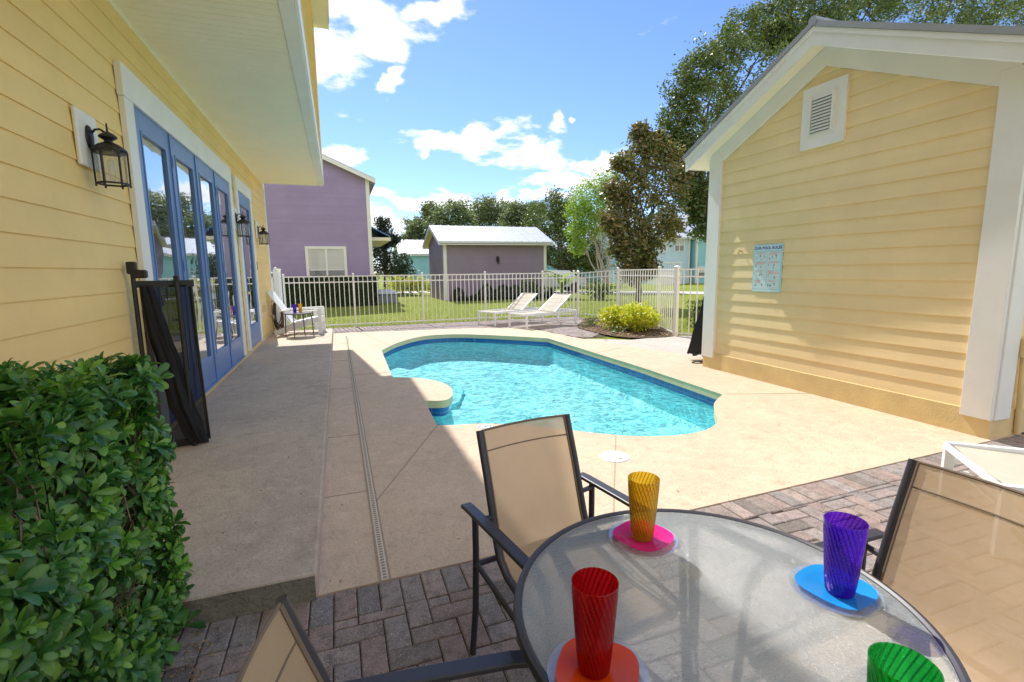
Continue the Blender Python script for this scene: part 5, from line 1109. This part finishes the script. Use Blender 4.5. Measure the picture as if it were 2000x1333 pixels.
# big oak behind the yellow shed
ob = Vector((17.5, 19.5, -.03))
bl = [B(1340, 175, 18, 42), B(1322, 235, 18, 36), B(1370, 130, 18, 44), B(1420, 100, 19, 46), B(1385, 200, 19, 55), B(1365, 280, 18, 42), B(1350, 330, 18, 30), B(1378, 380, 17.5, 34), B(1372, 440, 17.5, 24), B(1346, 375, 17.6, 24), B(1362, 405, 17.6, 22), B(1320, 290, 18, 26), B(1460, 150, 19, 70), B(1450, 60, 20, 40), B(1440, 240, 20, 70)]
tree('oak_tree', ob, bl, M['oak'], 'large oak tree rising behind the left slope of the yellow shed roof', per=38, size=.15, seed=31, trunk=.32, nl=56, fork=.45, cluster=.17)
ob2 = Vector((28, 22, -.03))
bl = [B(1540, 20, 20, 60), B(1620, -20, 20, 70), B(1700, 10, 21, 60), B(1780, -10, 21, 70), B(1860, 0, 21, 65), B(1940, 10, 21, 60), B(2010, 0, 21, 60), B(1520, 70, 20, 40), B(1600, 60, 20, 40), B(1700, -90, 21, 90), B(1880, -90, 21, 90)]
tree('oak_tree', ob2, bl, M['oak'], 'wide oak crown showing above the ridge and right slope of the yellow shed roof', per=60, size=.17, seed=32, trunk=.30, nl=62, fork=.5, cluster=.18)
# crape myrtle
cb = at(1183, 566, 30); cb.z = -.03
tree('crape_myrtle', cb, [B(1150, 385, 30, 34), B(1175, 365, 30, 26), B(1130, 410, 30, 26), B(1195, 400, 30, 24), B(1160, 440, 30, 26), B(1200, 360, 30, 22), B(1125, 450, 30, 18), B(1145, 425, 30, 26), B(1170, 410, 30, 30), B(1130, 480, 30, 16)], M['bright'], 'bright green multi-stemmed tree with pale bare stems left of the magnolia', per=46, size=.17, seed=41, trunk=.10, nl=22, stems=9, bark='palebark', cluster=.3)
# dark oak
db = at(1095, 560, 40); db.z = -.03
tree('dark_oak', db, [B(1090, 405, 40, 34), B(1060, 440, 40, 40), B(1115, 440, 40, 42), B(1090, 480, 40, 50), B(1140, 485, 40, 36), B(1050, 490, 40, 30), B(1120, 515, 40, 34), B(1160, 510, 40, 24)], M['oak'], 'dark rounded oak tree just right of the mauve shed', per=60, size=.22, seed=51, trunk=.4, nl=50, cluster=.18)
# treeline
for i, (bs, lab) in enumerate((([B(815, 450, 50, 26), B(800, 475, 50, 22), B(835, 470, 50, 22), B(840, 415, 50, 18)], 'feathery grey-green tree at the left end of the treeline'),
                               ([B(860, 440, 48, 32), B(885, 420, 48, 28), B(905, 440, 48, 34), B(870, 470, 48, 34)], 'bushy green tree above the left end of the mauve shed roof'),
                               ([B(935, 415, 52, 30), B(965, 410, 52, 28), B(950, 440, 52, 40), B(990, 430, 52, 30)], 'broad grey-green tree above the middle of the mauve shed roof'),
                               ([B(1010, 420, 46, 24), B(1030, 440, 46, 34), B(1000, 450, 46, 30), B(1045, 415, 46, 22)], 'grey-green tree above the right end of the mauve shed roof'),
                               ([B(1185, 470, 62, 30), B(1215, 455, 62, 30), B(1235, 480, 62, 26)], 'distant tree behind the teal cottage'),
                               ([B(1390, 400, 60, 60), B(1330, 440, 60, 24)], 'distant tree behind the teal and pale blue houses'))):
    c = bs[0][0]; tree('background_tree', (c.x, c.y, -.03), bs, M['far'], lab, per=60, size=.26, seed=60+i, trunk=.3, nl=46, cluster=.19, group='trees of the far treeline')
cb = at(752, 560, 36); cb.z = -.03
tree('dark_evergreen', cb, [B(748, 440, 36, 12, 1.2), B(752, 465, 36, 18), B(740, 480, 36, 16), B(770, 470, 36, 10), B(755, 495, 36, 26), B(745, 515, 36, 26), B(768, 520, 36, 22)], M['dark'], 'narrow dark evergreen tree beside the purple house', per=50, size=.22, seed=71, trunk=.18, nl=12)
cb = at(785, 545, 33); cb.z = -.03
tree('round_bush', cb, [B(785, 512, 33, 18), B(780, 530, 33, 20), B(795, 530, 33, 18)], M['hedge'], 'rounded dark bush in front of the teal shed', 'bush', per=40, size=.16, seed=72, trunk=.08, nl=12)
for i, (px, lab) in enumerate(((775, 'yellow-green shrub farthest left, in front of the dark evergreen'), (800, 'yellow-green shrub in the middle of the row left of the mauve shed'), (824, 'yellow-green shrub touching the left side of the mauve shed'))):
    b0 = at(px, 573, 31); b0.z = -.03; tree('lime_shrub', b0, [B(px-6, 558, 31, 13), B(px+7, 559, 31, 13), B(px, 551, 31, 10)], M['lime'], lab, 'shrub', per=26, size=.16, seed=80+i, trunk=.03, nl=9, group='yellow-green shrubs left of the mauve shed')
# banana plant
bb = at(1097, 590, 23); bb.z = -.03; t = empty('banana_plant', bb, 0, 'broad-leaved banana plant at the right corner of the mauve shed', 'plant'); vs = []; fs = []; r4 = random.Random(9)
for k in range(11):
    a = k*2.4; L = r4.uniform(1.0, 1.6); h0 = r4.uniform(.5, 1.1); side = Vector((-math.sin(a), math.cos(a), 0)); k0 = len(vs)
    for i in range(7):
        u_ = i/6; p = bb+Vector((math.cos(a)*L*u_*.8, math.sin(a)*L*u_*.8, h0+L*.75*u_-.9*L*u_*u_*.6)); wd = .20*math.sin(PI*min(1, u_*.93+.05))**.7; vs += [p+side*wd+Vector((0, 0, .05)), p, p-side*wd+Vector((0, 0, .05))]
    for i in range(6): q_ = k0+3*i; fs += [(q_, q_+3, q_+4, q_+1), (q_+1, q_+4, q_+5, q_+2)]
MB().add(vs, fs).build('leaves', M['bright'], t); m = MB(); m.tube([bb, bb+Vector((0, 0, .9))], [.09, .06], 8); m.build('stem', M['bright'], t)
# shrubs behind the right fence run
for i, (x, y, r_, lab) in enumerate(((12.0, 21.5, .7, 'dark bush behind the fence left of the magnolia trunk'), (9.3, 23.6, .6, 'leafy bush beside the banana plant'))):
    tree('leafy_bush', (x, y, -.03), [(Vector((x, y, .5)), (r_, r_*.7, .5)), (Vector((x+r_*.6, y, .4)), (r_*.7, r_*.6, .4))], M['oak'], lab, 'bush', per=40, size=.14, seed=90+i, trunk=.04, nl=12)
